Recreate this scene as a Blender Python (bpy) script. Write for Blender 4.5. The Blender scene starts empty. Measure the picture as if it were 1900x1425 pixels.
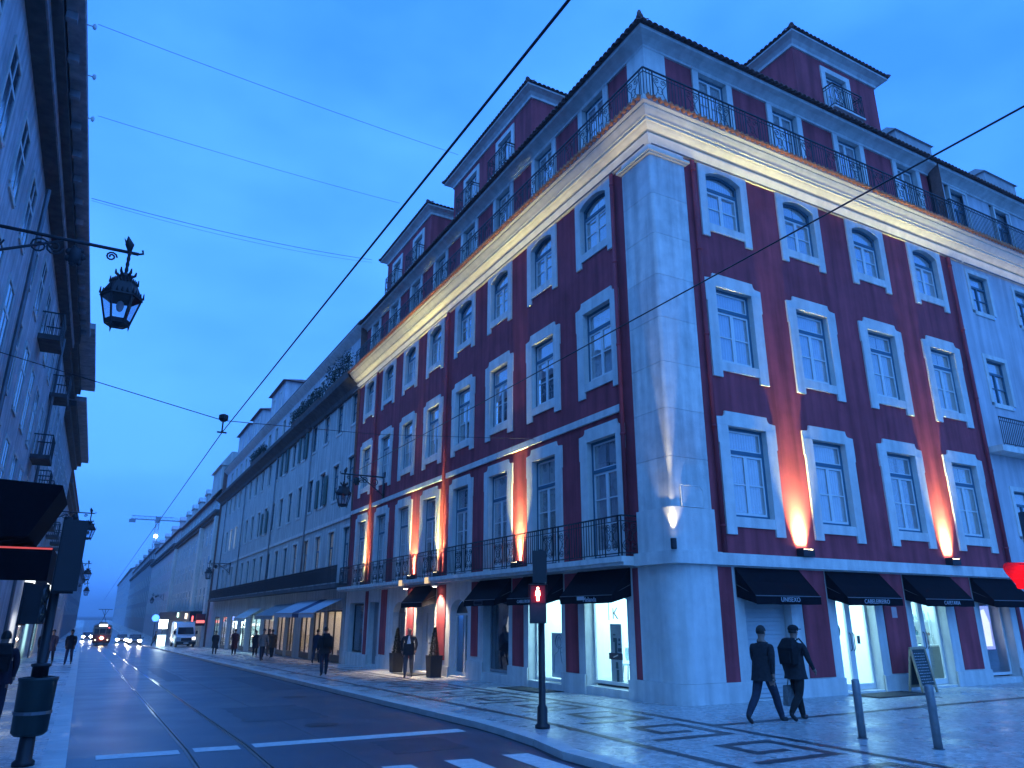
import bpy, bmesh, math, random
from mathutils import Vector, Matrix
random.seed(7)
rad = math.radians
SC = bpy.context.scene
COL = SC.collection

# ---------------------------------------------------------------- camera, sky, sun, exposure
CAM_POS = Vector((-11.5834, -13.2436, 1.87))
def cam_axes(yaw, pitch, roll):
    f = Vector((math.sin(yaw)*math.cos(pitch), math.cos(yaw)*math.cos(pitch), math.sin(pitch)))
    r = Vector((math.cos(yaw), -math.sin(yaw), 0)); u = r.cross(f)
    return r*math.cos(roll)+u*math.sin(roll), -r*math.sin(roll)+u*math.cos(roll), f
_r, _u, _f = cam_axes(rad(28.748), rad(17.708), rad(0.128))
cam = bpy.data.cameras.new('camera')
cam.sensor_width = 36.0; cam.lens = 1346.76/1900*36.0; cam.clip_start = .05; cam.clip_end = 4000
cam_o = bpy.data.objects.new('camera', cam); COL.objects.link(cam_o)
cam_o.matrix_world = Matrix(((_r.x,_u.x,-_f.x,CAM_POS.x),(_r.y,_u.y,-_f.y,CAM_POS.y),(_r.z,_u.z,-_f.z,CAM_POS.z),(0,0,0,1)))
SC.camera = cam_o

W = bpy.data.worlds.new('World'); SC.world = W; W.use_nodes = True
nt = W.node_tree; nt.nodes.clear()
def N(t, **kw):
    n = nt.nodes.new(t)
    for k, v in kw.items(): setattr(n, k, v)
    return n
out = N('ShaderNodeOutputWorld'); bg = N('ShaderNodeBackground')
sky = N('ShaderNodeTexSky', sky_type='NISHITA', sun_disc=False)
SUN_EL, SUN_AZ = 6.0, 250.0
sky.sun_elevation = rad(SUN_EL); sky.sun_rotation = rad(SUN_AZ); sky.air_density = 1.0; sky.dust_density = .3; sky.ozone_density = 6.0
tint = N('ShaderNodeMix', data_type='RGBA', blend_type='MULTIPLY'); tint.inputs[0].default_value = 1.0
tint.inputs[7].default_value = (.115, .44, 1.0, 1)
tc = N('ShaderNodeTexCoord'); mp = N('ShaderNodeMapping'); mp.inputs['Scale'].default_value = (1.0, 1.0, 2.2)
cl = N('ShaderNodeTexNoise'); cl.inputs['Scale'].default_value = 1.7; cl.inputs['Detail'].default_value = 4.5; cl.inputs['Roughness'].default_value = .5
ramp = N('ShaderNodeValToRGB')
ramp.color_ramp.elements[0].position = .36; ramp.color_ramp.elements[0].color = (.052, .30, 1.32, 1)
ramp.color_ramp.elements[1].position = .66; ramp.color_ramp.elements[1].color = (.118, .49, 1.62, 1)
mix = N('ShaderNodeMix', data_type='RGBA'); mix.inputs[0].default_value = .90
L_ = nt.links.new
L_(tc.outputs['Generated'], mp.inputs['Vector']); L_(mp.outputs['Vector'], cl.inputs['Vector']); L_(cl.outputs['Fac'], ramp.inputs['Fac'])
L_(sky.outputs['Color'], tint.inputs[6])
# the Nishita sky is physically bright: bring it to the same range as the cloud deck, then lay the cloud deck over it
dim = N('ShaderNodeMix', data_type='RGBA', blend_type='MULTIPLY'); dim.inputs[0].default_value = 1.0; dim.inputs[7].default_value = (.11, .11, .11, 1)
L_(tint.outputs[2], dim.inputs[6])
L_(dim.outputs[2], mix.inputs[6]); L_(ramp.outputs['Color'], mix.inputs[7])
L_(mix.outputs[2], bg.inputs['Color']); bg.inputs['Strength'].default_value = 1.0
L_(bg.outputs[0], out.inputs['Surface'])

sun = bpy.data.lights.new('sun', 'SUN'); sun.energy = 1.1; sun.angle = rad(70); sun.color = (.14, .43, .88)
sun_o = bpy.data.objects.new('sun', sun); COL.objects.link(sun_o)
sun_o.rotation_euler = (rad(52), 0, rad(-38))

SC.render.engine = 'CYCLES'
SC.cycles.use_denoising = True; SC.cycles.use_adaptive_sampling = True; SC.cycles.adaptive_threshold = .02
SC.cycles.max_bounces = 6; SC.cycles.diffuse_bounces = 3; SC.cycles.glossy_bounces = 3; SC.cycles.transparent_max_bounces = 8; SC.cycles.transmission_bounces = 3
SC.cycles.sample_clamp_indirect = 4.0; SC.cycles.caustics_reflective = False; SC.cycles.caustics_refractive = False
SC.view_settings.view_transform = 'Standard'; SC.view_settings.look = 'None'; SC.view_settings.gamma = 1.0
SC.view_settings.exposure = 0.42

# ---------------------------------------------------------------- helpers
class MB:
    """collects shapes; one MB becomes one mesh"""
    def __init__(s): s.v=[]; s.f=[]; s.m=[]
    def add(s, v, f, m=0):
        o=len(s.v); s.v += [tuple(p) for p in v]; s.f += [tuple(i+o for i in q) for q in f]; s.m += [m]*len(f); return s
    def box(s, x0,x1,y0,y1,z0,z1, m=0):
        v=[(x,y,z) for z in (z0,z1) for y in (y0,y1) for x in (x0,x1)]
        return s.add(v, [(0,2,3,1),(4,5,7,6),(0,1,5,4),(2,6,7,3),(0,4,6,2),(1,3,7,5)], m)
    def quad(s,a,b,c,d,m=0): return s.add([a,b,c,d],[(0,1,2,3)],m)
    def prism(s, poly, a, b, ax='y', m=0):
        """polygon (two coordinates) extruded along ax from a to b"""
        def P(p,t): return {'y':(p[0],t,p[1]),'x':(t,p[0],p[1]),'z':(p[0],p[1],t)}[ax]
        n=len(poly); v=[P(p,a) for p in poly]+[P(p,b) for p in poly]
        f=[tuple(range(n)),tuple(range(2*n-1,n-1,-1))]+[(i,i+n,(i+1)%n+n,(i+1)%n) for i in range(n)]
        return s.add(v,f,m)
    def tube(s, pts, r, n=6, m=0, cap=True):
        pts=[Vector(p) for p in pts]; k=len(pts); rs = r if isinstance(r,(list,tuple)) else [r]*k
        v=[]; up=None
        for i,p in enumerate(pts):
            t=(pts[min(i+1,k-1)]-pts[max(i-1,0)]).normalized()
            if up is None:
                a=Vector((0,0,1)) if abs(t.z)<.9 else Vector((1,0,0)); up=t.cross(a).normalized()
            else:
                up=(up-t*up.dot(t)); up = up.normalized() if up.length>1e-6 else t.orthogonal().normalized()
            w=t.cross(up)
            for j in range(n):
                q=2*math.pi*j/n; v.append(p+(up*math.cos(q)+w*math.sin(q))*rs[i])
        f=[(i*n+j,i*n+(j+1)%n,(i+1)*n+(j+1)%n,(i+1)*n+j) for i in range(k-1) for j in range(n)]
        if cap: f += [tuple(range(n-1,-1,-1)), tuple(range((k-1)*n,k*n))]
        return s.add(v,f,m)
    def lathe(s, prof, n=10, c=(0,0,0), m=0):
        v=[]
        for r,z in prof:
            for j in range(n):
                q=2*math.pi*j/n; v.append((c[0]+r*math.cos(q),c[1]+r*math.sin(q),c[2]+z))
        k=len(prof)
        f=[(i*n+j,i*n+(j+1)%n,(i+1)*n+(j+1)%n,(i+1)*n+j) for i in range(k-1) for j in range(n)]
        f += [tuple(range(n-1,-1,-1)), tuple(range((k-1)*n,k*n))]
        return s.add(v,f,m)
    def ball(s, c, r, n=10, m=0):
        rx,ry,rz = r if isinstance(r,(list,tuple)) else (r,r,r); h=n//2
        v=[]
        for i in range(h+1):
            a=math.pi*i/h
            for j in range(n):
                q=2*math.pi*j/n; v.append((c[0]+rx*math.sin(a)*math.cos(q),c[1]+ry*math.sin(a)*math.sin(q),c[2]-rz*math.cos(a)))
        return s.add(v,[(i*n+j,i*n+(j+1)%n,(i+1)*n+(j+1)%n,(i+1)*n+j) for i in range(h) for j in range(n)],m)
    def xf(s, mat):
        s.v=[tuple(mat @ Vector(p)) for p in s.v]; return s
    def mesh(s, name, mats, smooth=False):
        me=bpy.data.meshes.new(name); me.from_pydata(s.v,[],s.f)
        for q in (mats if isinstance(mats,(list,tuple)) else [mats]): me.materials.append(q)
        me.polygons.foreach_set('material_index', s.m)
        bm=bmesh.new(); bm.from_mesh(me); bmesh.ops.recalc_face_normals(bm, faces=bm.faces); bm.to_mesh(me); bm.free()
        if smooth: me.polygons.foreach_set('use_smooth',[True]*len(me.polygons))
        me.update(); return me

def put(name, me, parent=None, loc=(0,0,0), rz=0.0, **props):
    """link one object; parent coordinates are local to the parent"""
    o=bpy.data.objects.new(name, me); COL.objects.link(o)
    if parent is not None: o.parent=parent
    o.location=loc; o.rotation_euler=(0,0,rz)
    for k,v in props.items(): o[k]=v
    return o
def ob(name, mb, mats, parent=None, loc=(0,0,0), rz=0.0, smooth=False, **props):
    return put(name, mb.mesh(name, mats, smooth), parent, loc, rz, **props)
def thing(name, label, category, loc=(0,0,0), rz=0.0, group=None):
    o=bpy.data.objects.new(name, None); COL.objects.link(o); o.location=loc; o.rotation_euler=(0,0,rz); o.empty_display_size=.2
    o['label']=label; o['category']=category
    if group: o['group']=group
    return o
def wob(name, mb, mats, root, smooth=False, **props):
    """a part built in world coordinates under an unrotated root"""
    o=ob(name, mb, mats, root, smooth=smooth, **props); o.location=(-root.location.x,-root.location.y,-root.location.z); return o
def lamp(name, kind, loc, energy, color, parent=None, rot=(0,0,0), **kw):
    l=bpy.data.lights.new(name, kind); l.energy=energy; l.color=color
    for k,v in kw.items(): setattr(l,k,v)
    o=bpy.data.objects.new(name,l); COL.objects.link(o)
    if parent is not None:
        o.parent=parent
    o.location=loc; o.rotation_euler=rot
    return o

K = .0195
def gz(y): return -K*min(max(0.0, y),130.0)

# ---------------------------------------------------------------- materials
MATS={}
def M(name, col, rough=.75, spec=.35, var=.18, scale=2.5, bump=0.0, bscale=60, metal=0.0, streak=0.0, col2=None, rvar=0.0, coat=0.0):
    if name in MATS: return MATS[name]
    m=bpy.data.materials.new(name); m.use_nodes=True; t=m.node_tree; b=t.nodes['Principled BSDF']; lk=t.links.new
    b.inputs['Roughness'].default_value=rough; b.inputs['Specular IOR Level'].default_value=spec; b.inputs['Metallic'].default_value=metal
    if coat: b.inputs['Coat Weight'].default_value=coat; b.inputs['Coat Roughness'].default_value=.08
    g=t.nodes.new('ShaderNodeNewGeometry')
    n=t.nodes.new('ShaderNodeTexNoise'); n.inputs['Scale'].default_value=scale; n.inputs['Detail'].default_value=5; n.inputs['Roughness'].default_value=.62
    lk(g.outputs['Position'],n.inputs['Vector'])
    r=t.nodes.new('ShaderNodeValToRGB'); r.color_ramp.elements[0].position=.3; r.color_ramp.elements[1].position=.72
    lo=[c*(1-var) for c in col]; hi=[min(1,c*(1+var)) for c in (col2 or col)]
    r.color_ramp.elements[0].color=(*lo,1); r.color_ramp.elements[1].color=(*hi,1)
    lk(n.outputs['Fac'],r.inputs['Fac']); last=r.outputs['Color']
    if streak:
        mpn=t.nodes.new('ShaderNodeMapping'); mpn.inputs['Scale'].default_value=(2.2,2.2,.16); lk(g.outputs['Position'],mpn.inputs['Vector'])
        n2=t.nodes.new('ShaderNodeTexNoise'); n2.inputs['Scale'].default_value=1.6; n2.inputs['Detail'].default_value=6; lk(mpn.outputs['Vector'],n2.inputs['Vector'])
        r2=t.nodes.new('ShaderNodeValToRGB'); r2.color_ramp.elements[0].position=.35; r2.color_ramp.elements[1].position=.62
        r2.color_ramp.elements[0].color=(1-streak,1-streak,1-streak,1); r2.color_ramp.elements[1].color=(1,1,1,1); lk(n2.outputs['Fac'],r2.inputs['Fac'])
        mx=t.nodes.new('ShaderNodeMix'); mx.data_type='RGBA'; mx.blend_type='MULTIPLY'; mx.inputs[0].default_value=1
        lk(last,mx.inputs[6]); lk(r2.outputs['Color'],mx.inputs[7]); last=mx.outputs[2]
    lk(last,b.inputs['Base Color'])
    if rvar:
        n4=t.nodes.new('ShaderNodeTexNoise'); n4.inputs['Scale'].default_value=.8; n4.inputs['Detail'].default_value=4; lk(g.outputs['Position'],n4.inputs['Vector'])
        mr=t.nodes.new('ShaderNodeMapRange'); mr.inputs[1].default_value=.3; mr.inputs[2].default_value=.7; mr.inputs[3].default_value=max(.03,rough-rvar); mr.inputs[4].default_value=min(1,rough+rvar)
        lk(n4.outputs['Fac'],mr.inputs[0]); lk(mr.outputs[0],b.inputs['Roughness'])
    if bump:
        n3=t.nodes.new('ShaderNodeTexNoise'); n3.inputs['Scale'].default_value=bscale; n3.inputs['Detail'].default_value=4; lk(g.outputs['Position'],n3.inputs['Vector'])
        bp=t.nodes.new('ShaderNodeBump'); bp.inputs['Strength'].default_value=bump; bp.inputs['Distance'].default_value=.02
        lk(n3.outputs['Fac'],bp.inputs['Height']); lk(bp.outputs['Normal'],b.inputs['Normal'])
    MATS[name]=m; return m
def EM(name, col, strength):
    if name in MATS: return MATS[name]
    m=bpy.data.materials.new(name); m.use_nodes=True; t=m.node_tree; t.nodes.clear()
    e=t.nodes.new('ShaderNodeEmission'); e.inputs[0].default_value=(*col,1); e.inputs[1].default_value=strength
    o=t.nodes.new('ShaderNodeOutputMaterial'); t.links.new(e.outputs[0],o.inputs[0]); MATS[name]=m; return m
def GLASS(name, base=.22, tint=(1,1,1), rough=.015):
    if name in MATS: return MATS[name]
    m=bpy.data.materials.new(name); m.use_nodes=True; t=m.node_tree; t.nodes.clear(); lk=t.links.new
    tr=t.nodes.new('ShaderNodeBsdfTransparent'); tr.inputs[0].default_value=(*tint,1)
    gl=t.nodes.new('ShaderNodeBsdfGlossy'); gl.inputs['Roughness'].default_value=rough
    lw=t.nodes.new('ShaderNodeLayerWeight'); lw.inputs['Blend'].default_value=.5
    pw=t.nodes.new('ShaderNodeMath'); pw.operation='POWER'; pw.inputs[1].default_value=4.0; lk(lw.outputs['Facing'],pw.inputs[0])
    ad=t.nodes.new('ShaderNodeMath'); ad.operation='MULTIPLY_ADD'; ad.use_clamp=True; ad.inputs[1].default_value=.9-base; ad.inputs[2].default_value=base; lk(pw.outputs[0],ad.inputs[0])
    gm=t.nodes.new('ShaderNodeNewGeometry'); nz=t.nodes.new('ShaderNodeTexNoise'); nz.inputs['Scale'].default_value=.9; lk(gm.outputs['Position'],nz.inputs['Vector'])
    bp=t.nodes.new('ShaderNodeBump'); bp.inputs['Strength'].default_value=.035; bp.inputs['Distance'].default_value=.3; lk(nz.outputs['Fac'],bp.inputs['Height']); lk(bp.outputs[0],gl.inputs['Normal'])
    mx=t.nodes.new('ShaderNodeMixShader'); o=t.nodes.new('ShaderNodeOutputMaterial')
    lk(ad.outputs[0],mx.inputs[0]); lk(tr.outputs[0],mx.inputs[1]); lk(gl.outputs[0],mx.inputs[2]); lk(mx.outputs[0],o.inputs[0])
    MATS[name]=m; return m

RED   = M('red_plaster',(.40,.068,.088),.85,.2,.20,1.1,bump=.35,bscale=45,streak=.38)
STONE = M('white_stone',(.69,.675,.64),.7,.3,.09,3.4,bump=.3,bscale=26,streak=.20)
PALE  = M('pale_plaster',(.56,.57,.55),.85,.2,.14,.7,bump=.2,bscale=25,streak=.3)
LILAC = M('pale_lilac_plaster',(.56,.55,.58),.85,.2,.12,.8,streak=.25)
FRAME = M('teal_window_paint',(.045,.13,.19),.45,.4,.1)
SASH  = M('white_sash_paint',(.70,.71,.70),.5,.4,.06)
CURT  = M('pale_curtain',(.70,.72,.73),.9,.1,.12,5)
DARKIN= M('dark_interior',(.03,.035,.045),.9,.1,.2)
PANE  = GLASS('window_glass',.22)
SHOPG = GLASS('shop_glass',.03)
DKGL  = GLASS('dark_shop_glass',.10,(.8,.85,.9))
IRON  = M('black_iron',(.018,.02,.026),.5,.4,.2,20)
TILE  = M('terracotta_tile',(.42,.15,.075),.8,.25,.25,7,col2=(.5,.22,.12),bump=.3,bscale=40)
ROOFD = M('weathered_roof_tile',(.19,.10,.085),.85,.2,.3,6,bump=.3,bscale=30)
MORT  = M('lime_mortar',(.62,.60,.55),.9,.1,.1)
CREAM = M('cream_cornice_paint',(.70,.66,.55),.7,.3,.08,3,streak=.10)
AWN   = M('black_awning_canvas',(.006,.006,.009),.9,.08,.25,6)
PRINT = M('pale_lettering',(.45,.45,.48),.8,.2,.05)
ASPH  = M('wet_asphalt',(.046,.060,.085),.36,.6,.24,1.6,bump=.22,bscale=120,rvar=.06)
CALC  = None
RAILM = M('polished_rail_steel',(.42,.42,.44),.16,.6,.1,metal=1.0)
PAINTW= M('road_paint',(.62,.62,.60),.45,.4,.2,14)
BLACKP= M('black_plastic',(.014,.015,.018),.45,.4,.2)
GREYM = M('grey_metal',(.16,.17,.18),.42,.5,.15,metal=.7)
# ---------------------------------------------------------------- ground
def calcada(name, col, col2, rough):
    """small limestone setts: cell colour and joints in the material, too small to be told apart one by one"""
    m=bpy.data.materials.new(name); m.use_nodes=True; t=m.node_tree; b=t.nodes['Principled BSDF']; lk=t.links.new
    g=t.nodes.new('ShaderNodeNewGeometry')
    v=t.nodes.new('ShaderNodeTexVoronoi'); v.inputs['Scale'].default_value=13.5; v.inputs['Randomness'].default_value=.55; lk(g.outputs['Position'],v.inputs['Vector'])
    v2=t.nodes.new('ShaderNodeTexVoronoi'); v2.feature='DISTANCE_TO_EDGE'; v2.inputs['Scale'].default_value=13.5; v2.inputs['Randomness'].default_value=.55; lk(g.outputs['Position'],v2.inputs['Vector'])
    n=t.nodes.new('ShaderNodeTexNoise'); n.inputs['Scale'].default_value=.55; n.inputs['Detail'].default_value=5; lk(g.outputs['Position'],n.inputs['Vector'])
    r=t.nodes.new('ShaderNodeValToRGB'); r.color_ramp.elements[0].position=.3; r.color_ramp.elements[1].position=.7; r.color_ramp.elements[0].color=(*col,1); r.color_ramp.elements[1].color=(*col2,1)
    lk(n.outputs['Fac'],r.inputs['Fac'])
    sep=t.nodes.new('ShaderNodeSeparateColor'); lk(v.outputs['Color'],sep.inputs[0])
    mr=t.nodes.new('ShaderNodeMapRange'); mr.inputs[3].default_value=.62; mr.inputs[4].default_value=1.22; lk(sep.outputs[0],mr.inputs[0])
    mj=t.nodes.new('ShaderNodeMapRange'); mj.inputs[1].default_value=.0; mj.inputs[2].default_value=.07; mj.inputs[3].default_value=.45; mj.inputs[4].default_value=1.0; lk(v2.outputs['Distance'],mj.inputs[0])
    mu=t.nodes.new('ShaderNodeMath'); mu.operation='MULTIPLY'; lk(mr.outputs[0],mu.inputs[0]); lk(mj.outputs[0],mu.inputs[1])
    sc=t.nodes.new('ShaderNodeVectorMath'); sc.operation='SCALE'; lk(r.outputs['Color'],sc.inputs[0]); lk(mu.outputs[0],sc.inputs['Scale'])
    lk(sc.outputs[0],b.inputs['Base Color'])
    n2=t.nodes.new('ShaderNodeTexNoise'); n2.inputs['Scale'].default_value=.9; n2.inputs['Detail'].default_value=5; lk(g.outputs['Position'],n2.inputs['Vector'])
    rr=t.nodes.new('ShaderNodeMapRange'); rr.inputs[1].default_value=.32; rr.inputs[2].default_value=.68; rr.inputs[3].default_value=rough-.11; rr.inputs[4].default_value=rough+.16; lk(n2.outputs['Fac'],rr.inputs[0]); lk(rr.outputs[0],b.inputs['Roughness'])
    ht=t.nodes.new('ShaderNodeMath'); ht.operation='MULTIPLY_ADD'; ht.inputs[1].default_value=.35; lk(sep.outputs[1],ht.inputs[0]); lk(mj.outputs[0],ht.inputs[2])
    bp=t.nodes.new('ShaderNodeBump'); bp.inputs['Strength'].default_value=.38; bp.inputs['Distance'].default_value=.012; lk(ht.outputs[0],bp.inputs['Height']); lk(bp.outputs[0],b.inputs['Normal'])
    b.inputs['Specular IOR Level'].default_value=.6
    MATS[name]=m; return m
CALC = calcada('limestone_setts',(.40,.395,.38),(.58,.57,.54),.29)
BASALT = calcada('dark_basalt_setts',(.035,.036,.040),(.055,.056,.06),.36)
KERBM = M('kerb_limestone',(.52,.51,.48),.45,.5,.15,3,bump=.2,bscale=40,rvar=.1)

def sheet(name, x0,x1, ys, z, mat, kind='structure', xa=None, xb=None):
    """a strip that follows the street's fall; xa/xb give x at each y when edges are not straight"""
    mb=MB()
    for a,b in zip(ys[:-1],ys[1:]):
        A0=xa(a) if xa else x0; A1=xb(a) if xb else x1; B0=xa(b) if xa else x0; B1=xb(b) if xb else x1
        mb.quad((A0,a,gz(a)+z),(A1,a,gz(a)+z),(B1,b,gz(b)+z),(B0,b,gz(b)+z))
    return ob(name, mb, mat, kind=kind)
YS=[-70,-30,-10,-5,0,5,10,20,40,80,130,250,420,760]
RD=-.11
lk_x=lambda y:-11.62-.0085*max(y,-20)            # left kerb line
def rk_x(y):                                      # right kerb line with the small jog at the crossing
    pts=[(-70,-5.2),(-6,-5.2),(-4.7,-5.28),(-3.4,-5.34),(-2.4,-5.16),(-1.4,-5.08),(800,-5.06)]
    for (a,xa),(b,xb) in zip(pts[:-1],pts[1:]):
        if a<=y<=b: return xa+(xb-xa)*(y-a)/(b-a)
    return -5.06
ground_sheet = sheet('ground',-2500,2500,[-400,0,130,3000],-.6,M('dark_earth',(.06,.06,.06),.9))
YR=[-70,-30,-10,-6,-4.7,-3.4,-2.4,-1.4,0,5,10,20,40,80,130,250,420,760]
sheet('road',0,0,YR,RD,ASPH,xa=lambda y:lk_x(y)-.05,xb=lambda y:rk_x(y)+.05)
sheet('pavement',0,60,[y for y in YR if y<=0],0.0,CALC,xa=lambda y:rk_x(y)+.28)
sheet('pavement',0,1.0,[y for y in YR if y>=0],0.0,CALC,xa=lambda y:rk_x(y)+.28)
sheet('pavement',-24,0,YS,0.0,CALC,xb=lambda y:lk_x(y)-.28)

# kerbs: each stone its own piece near the camera
def kerb(name, xf, sgn, label):
    r=put(name,None,loc=(0,0,0),kind='structure'); r.empty_display_size=.2
    y=-8.0; i=0; far=MB()
    while y<760:
        ln=1.15 if y<70 else (6 if y<200 else 40); y2=y+ln
        x0,x1=xf(y),xf(y2); w=.28*sgn
        g=.006 if y<70 else 0
        mb=MB()
        v=[]
        for (yy,xx) in ((y+g,x0),(y2-g,x1)):
            for dx in (0,w):
                for dz in (-.16,.004+ (.002 if dx else -.004)): v.append((xx+dx,yy,gz(yy)+dz))
        f=[(0,1,3,2),(4,6,7,5),(0,4,5,1),(2,3,7,6),(1,5,7,3),(0,2,6,4)]
        if y<70: ob('kerb_stone',MB().add(v,f),KERBM,r)
        else: far.add(v,f)
        y=y2; i+=1
    ob('far_kerb_stones',far,KERBM,r,kind='stuff')
    return r
kerb('kerb',rk_x,1,'')
kerb('kerb',lk_x,-1,'')

# basalt bands and meander of the mosaic pavement (inlaid, 4 mm)
def strip(p,q,w,z,mb,step=.11):
    """a laid strip of dark setts between two points: ragged edges follow the single stones"""
    p=Vector((p[0],p[1],0)); q=Vector((q[0],q[1],0)); d=(q-p); L=d.length; d.normalize(); nrm=Vector((-d.y,d.x,0)); n=max(1,int(L/step))
    prev=None
    for i in range(n+1):
        c=p+d*(L*i/n); a=c+nrm*(w/2+random.uniform(-.018,.018)); b_=c-nrm*(w/2+random.uniform(-.018,.018))
        a.z=gz(a.y)+z; b_.z=gz(b_.y)+z
        if prev: mb.add([prev[0],a,b_,prev[1]],[(0,1,2,3)])
        prev=(a,b_)
    return mb
bands=MB()
for (x,ya,yb) in ((-4.01,-30,60),(-1.56,-2.40,60),(-1.56,-30,-2.58)): strip((x,ya),(x,yb),.17,.004,bands)
strip((-1.64,-2.49),(28,-2.49),.17,.004,bands)
ob('pavement_border_lines',bands,BASALT,kind='structure')
def meander(y):
    """one key of the meander, drawn between the two border lines"""
    mb=MB(); w=.19; z=.005
    P=[(-3.45,0),(-2.0,0),(-2.0,1.25),(-2.95,1.25),(-2.95,.55),(-2.42,.55)]
    for k,((a,b),(c,d)) in enumerate(zip(P[:-1],P[1:])):
        e=w/2
        if a==c: strip((a,y+b+math.copysign(e,d-b)),(c,y+d-math.copysign(e,d-b)),w,z,mb)
        else: strip((a-math.copysign(e,c-a),y+b),(c+math.copysign(e,c-a),y+d),w,z,mb)
    return mb
for i in range(22): ob('pavement_key_motif',meander(-9.6+i*2.1),BASALT,kind='structure')

# road: rails, stop line, crossing stripes
def rail(xn,xfar):
    xf=lambda y: xn+(xfar-xn)*max(0,y)/90
    mb=MB()
    for (dx0,dx1,z,mi) in ((-.055,-.012,.004,0),(-.012,.016,.002,1),(.016,.034,.004,0)):
        for a,b in zip(YS[:-1],YS[1:]):
            mb.quad((xf(a)+dx0,a,gz(a)+RD+z),(xf(a)+dx1,a,gz(a)+RD+z),(xf(b)+dx1,b,gz(b)+RD+z),(xf(b)+dx0,b,gz(b)+RD+z),mi)
    return ob('tram_rail',mb,[RAILM,M('rail_groove',(.01,.01,.012),.6)],kind='structure')
rail(-10.02,-10.55); rail(-9.14,-9.65)
seam=MB()
for a,b in zip(YS[:-1],YS[1:]): seam.quad((-7.95-.004*a,a,gz(a)+RD+.003),(-7.91-.004*a,a,gz(a)+RD+.003),(-7.91-.004*b,b,gz(b)+RD+.003),(-7.95-.004*b,b,gz(b)+RD+.003))
ob('road_seam',seam,M('pale_seam',(.11,.11,.12),.5),kind='structure')
for (x0,x1) in ((-11.25,-10.14),(-9.93,-9.27),(-9.05,-5.42)):
    ya,yb=-.28,.10
    mb=MB(); mb.quad((x0,ya,RD+.004),(x1,ya-.06,RD+.004),(x1,yb-.06,RD+.004),(x0,yb,RD+.004)); ob('stop_line',mb,PAINTW,kind='structure')
for i in range(7):
    x0=-5.94-.94*i
    mb=MB(); mb.quad((x0,-6.6,RD+.004),(x0+.42,-6.6,RD+.004),(x0+.42,-2.72,RD+.004),(x0,-2.66,RD+.004)); ob('crossing_stripe',mb,PAINTW,kind='structure')

# repairs, covers and gutter grime on the carriageway
PATCH=M('older_asphalt_patch',(.038,.048,.066),.42,.45,.35,2.2,bump=.3,bscale=80)
for (x0,x1,y0,y1) in ((-8.6,-6.9,3.2,6.4),(-7.3,-6.1,-1.9,-.6),(-6.6,-5.4,11.5,19.0),(-8.9,-8.2,18,30)):
    mb=MB(); n=10; L_=[];R_=[]
    for i in range(n+1):
        y=y0+(y1-y0)*i/n; L_.append((x0+random.uniform(-.05,.05),y,gz(y)+RD+.0035)); R_.append((x1+random.uniform(-.05,.05),y,gz(y)+RD+.0035))
    mb.add(L_+R_,[(i,i+1,n+2+i,n+1+i) for i in range(n)]); ob('asphalt_patch',mb,PATCH,kind='structure')
COVER=M('cast_iron_cover',(.05,.05,.055),.4,.5,.3,25,bump=.5,bscale=45,metal=.6)
for (x,y) in ((-7.4,2.0),(-6.4,8.6)):
    mb=MB(); n=24; rr=.32; zz=gz(y)+RD
    mb.add([(x,y,zz+.008)]+[(x+rr*math.cos(2*math.pi*i/n),y+rr*math.sin(2*math.pi*i/n),gz(y+rr*math.sin(2*math.pi*i/n))+RD+.008) for i in range(n)],[(0,i+1,(i+1)%n+1) for i in range(n)])
    ob('manhole_cover',mb,COVER,kind='structure')
GRIME=M('gutter_grime',(.020,.022,.026),.5,.3,.4,3)
mb=MB()
for i in range(60):
    a=-8+i*.8; b_=a+.8; f=lambda y:rk_x(y)-.03-.09*(.5+.5*math.sin(y*2.3)*math.cos(y*.7))
    mb.add([(rk_x(a)+.02,a,gz(a)+RD+.0045),(f(a),a,gz(a)+RD+.0045),(f(b_),b_,gz(b_)+RD+.0045),(rk_x(b_)+.02,b_,gz(b_)+RD+.0045)],[(0,1,2,3)])
ob('gutter_dirt',mb,GRIME,kind='structure')
# ---------------------------------------------------------------- facade tools
def spot(side, s, z, outw=0.0):
    """place and turn of a piece on a facade: 'R' faces the cross street, 'L' faces the tram street. Local X right, Y into the wall, Z up"""
    return ((s,-outw,z),0.0) if side=='R' else ((-outw,s,z),rad(-90))
def wp(side, s, o, z): return (s,-o,z) if side=='R' else (-o,s,z)
def wall_mb(side, s0,s1,z0,z1, holes, o=0.0, m=0, mb=None):
    mb=mb or MB()
    ss=sorted({s0,s1,*[h[0] for h in holes],*[h[1] for h in holes]}); zs=sorted({z0,z1,*[h[2] for h in holes],*[h[3] for h in holes]})
    ss=[q for q in ss if s0<=q<=s1]; zs=[q for q in zs if z0<=q<=z1]
    for a,b in zip(ss[:-1],ss[1:]):
        run=None
        for c,d in zip(zs[:-1],zs[1:]):
            ms,mz=(a+b)/2,(c+d)/2
            solid=not any(h[0]<ms<h[1] and h[2]<mz<h[3] for h in holes)
            if solid:
                run=(run[0],d) if run else (c,d)
            if (not solid or d==zs[-1]) and run:
                mb.quad(wp(side,a,o,run[0]),wp(side,b,o,run[0]),wp(side,b,o,run[1]),wp(side,a,o,run[1]),m); run=None
    return mb
CACHE={}
def cached(key, fn):
    if key not in CACHE: CACHE[key]=fn()
    return CACHE[key]

def arc(w, z0, rise, n=8):
    """points of a segmental arch from right springing to left"""
    h=w/2; R=(h*h+rise*rise)/(2*rise); a=math.asin(h/R)
    return [(R*math.sin(t), z0+rise-R+R*math.cos(t)) for t in [a-2*a*i/n for i in range(n+1)]]

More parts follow.
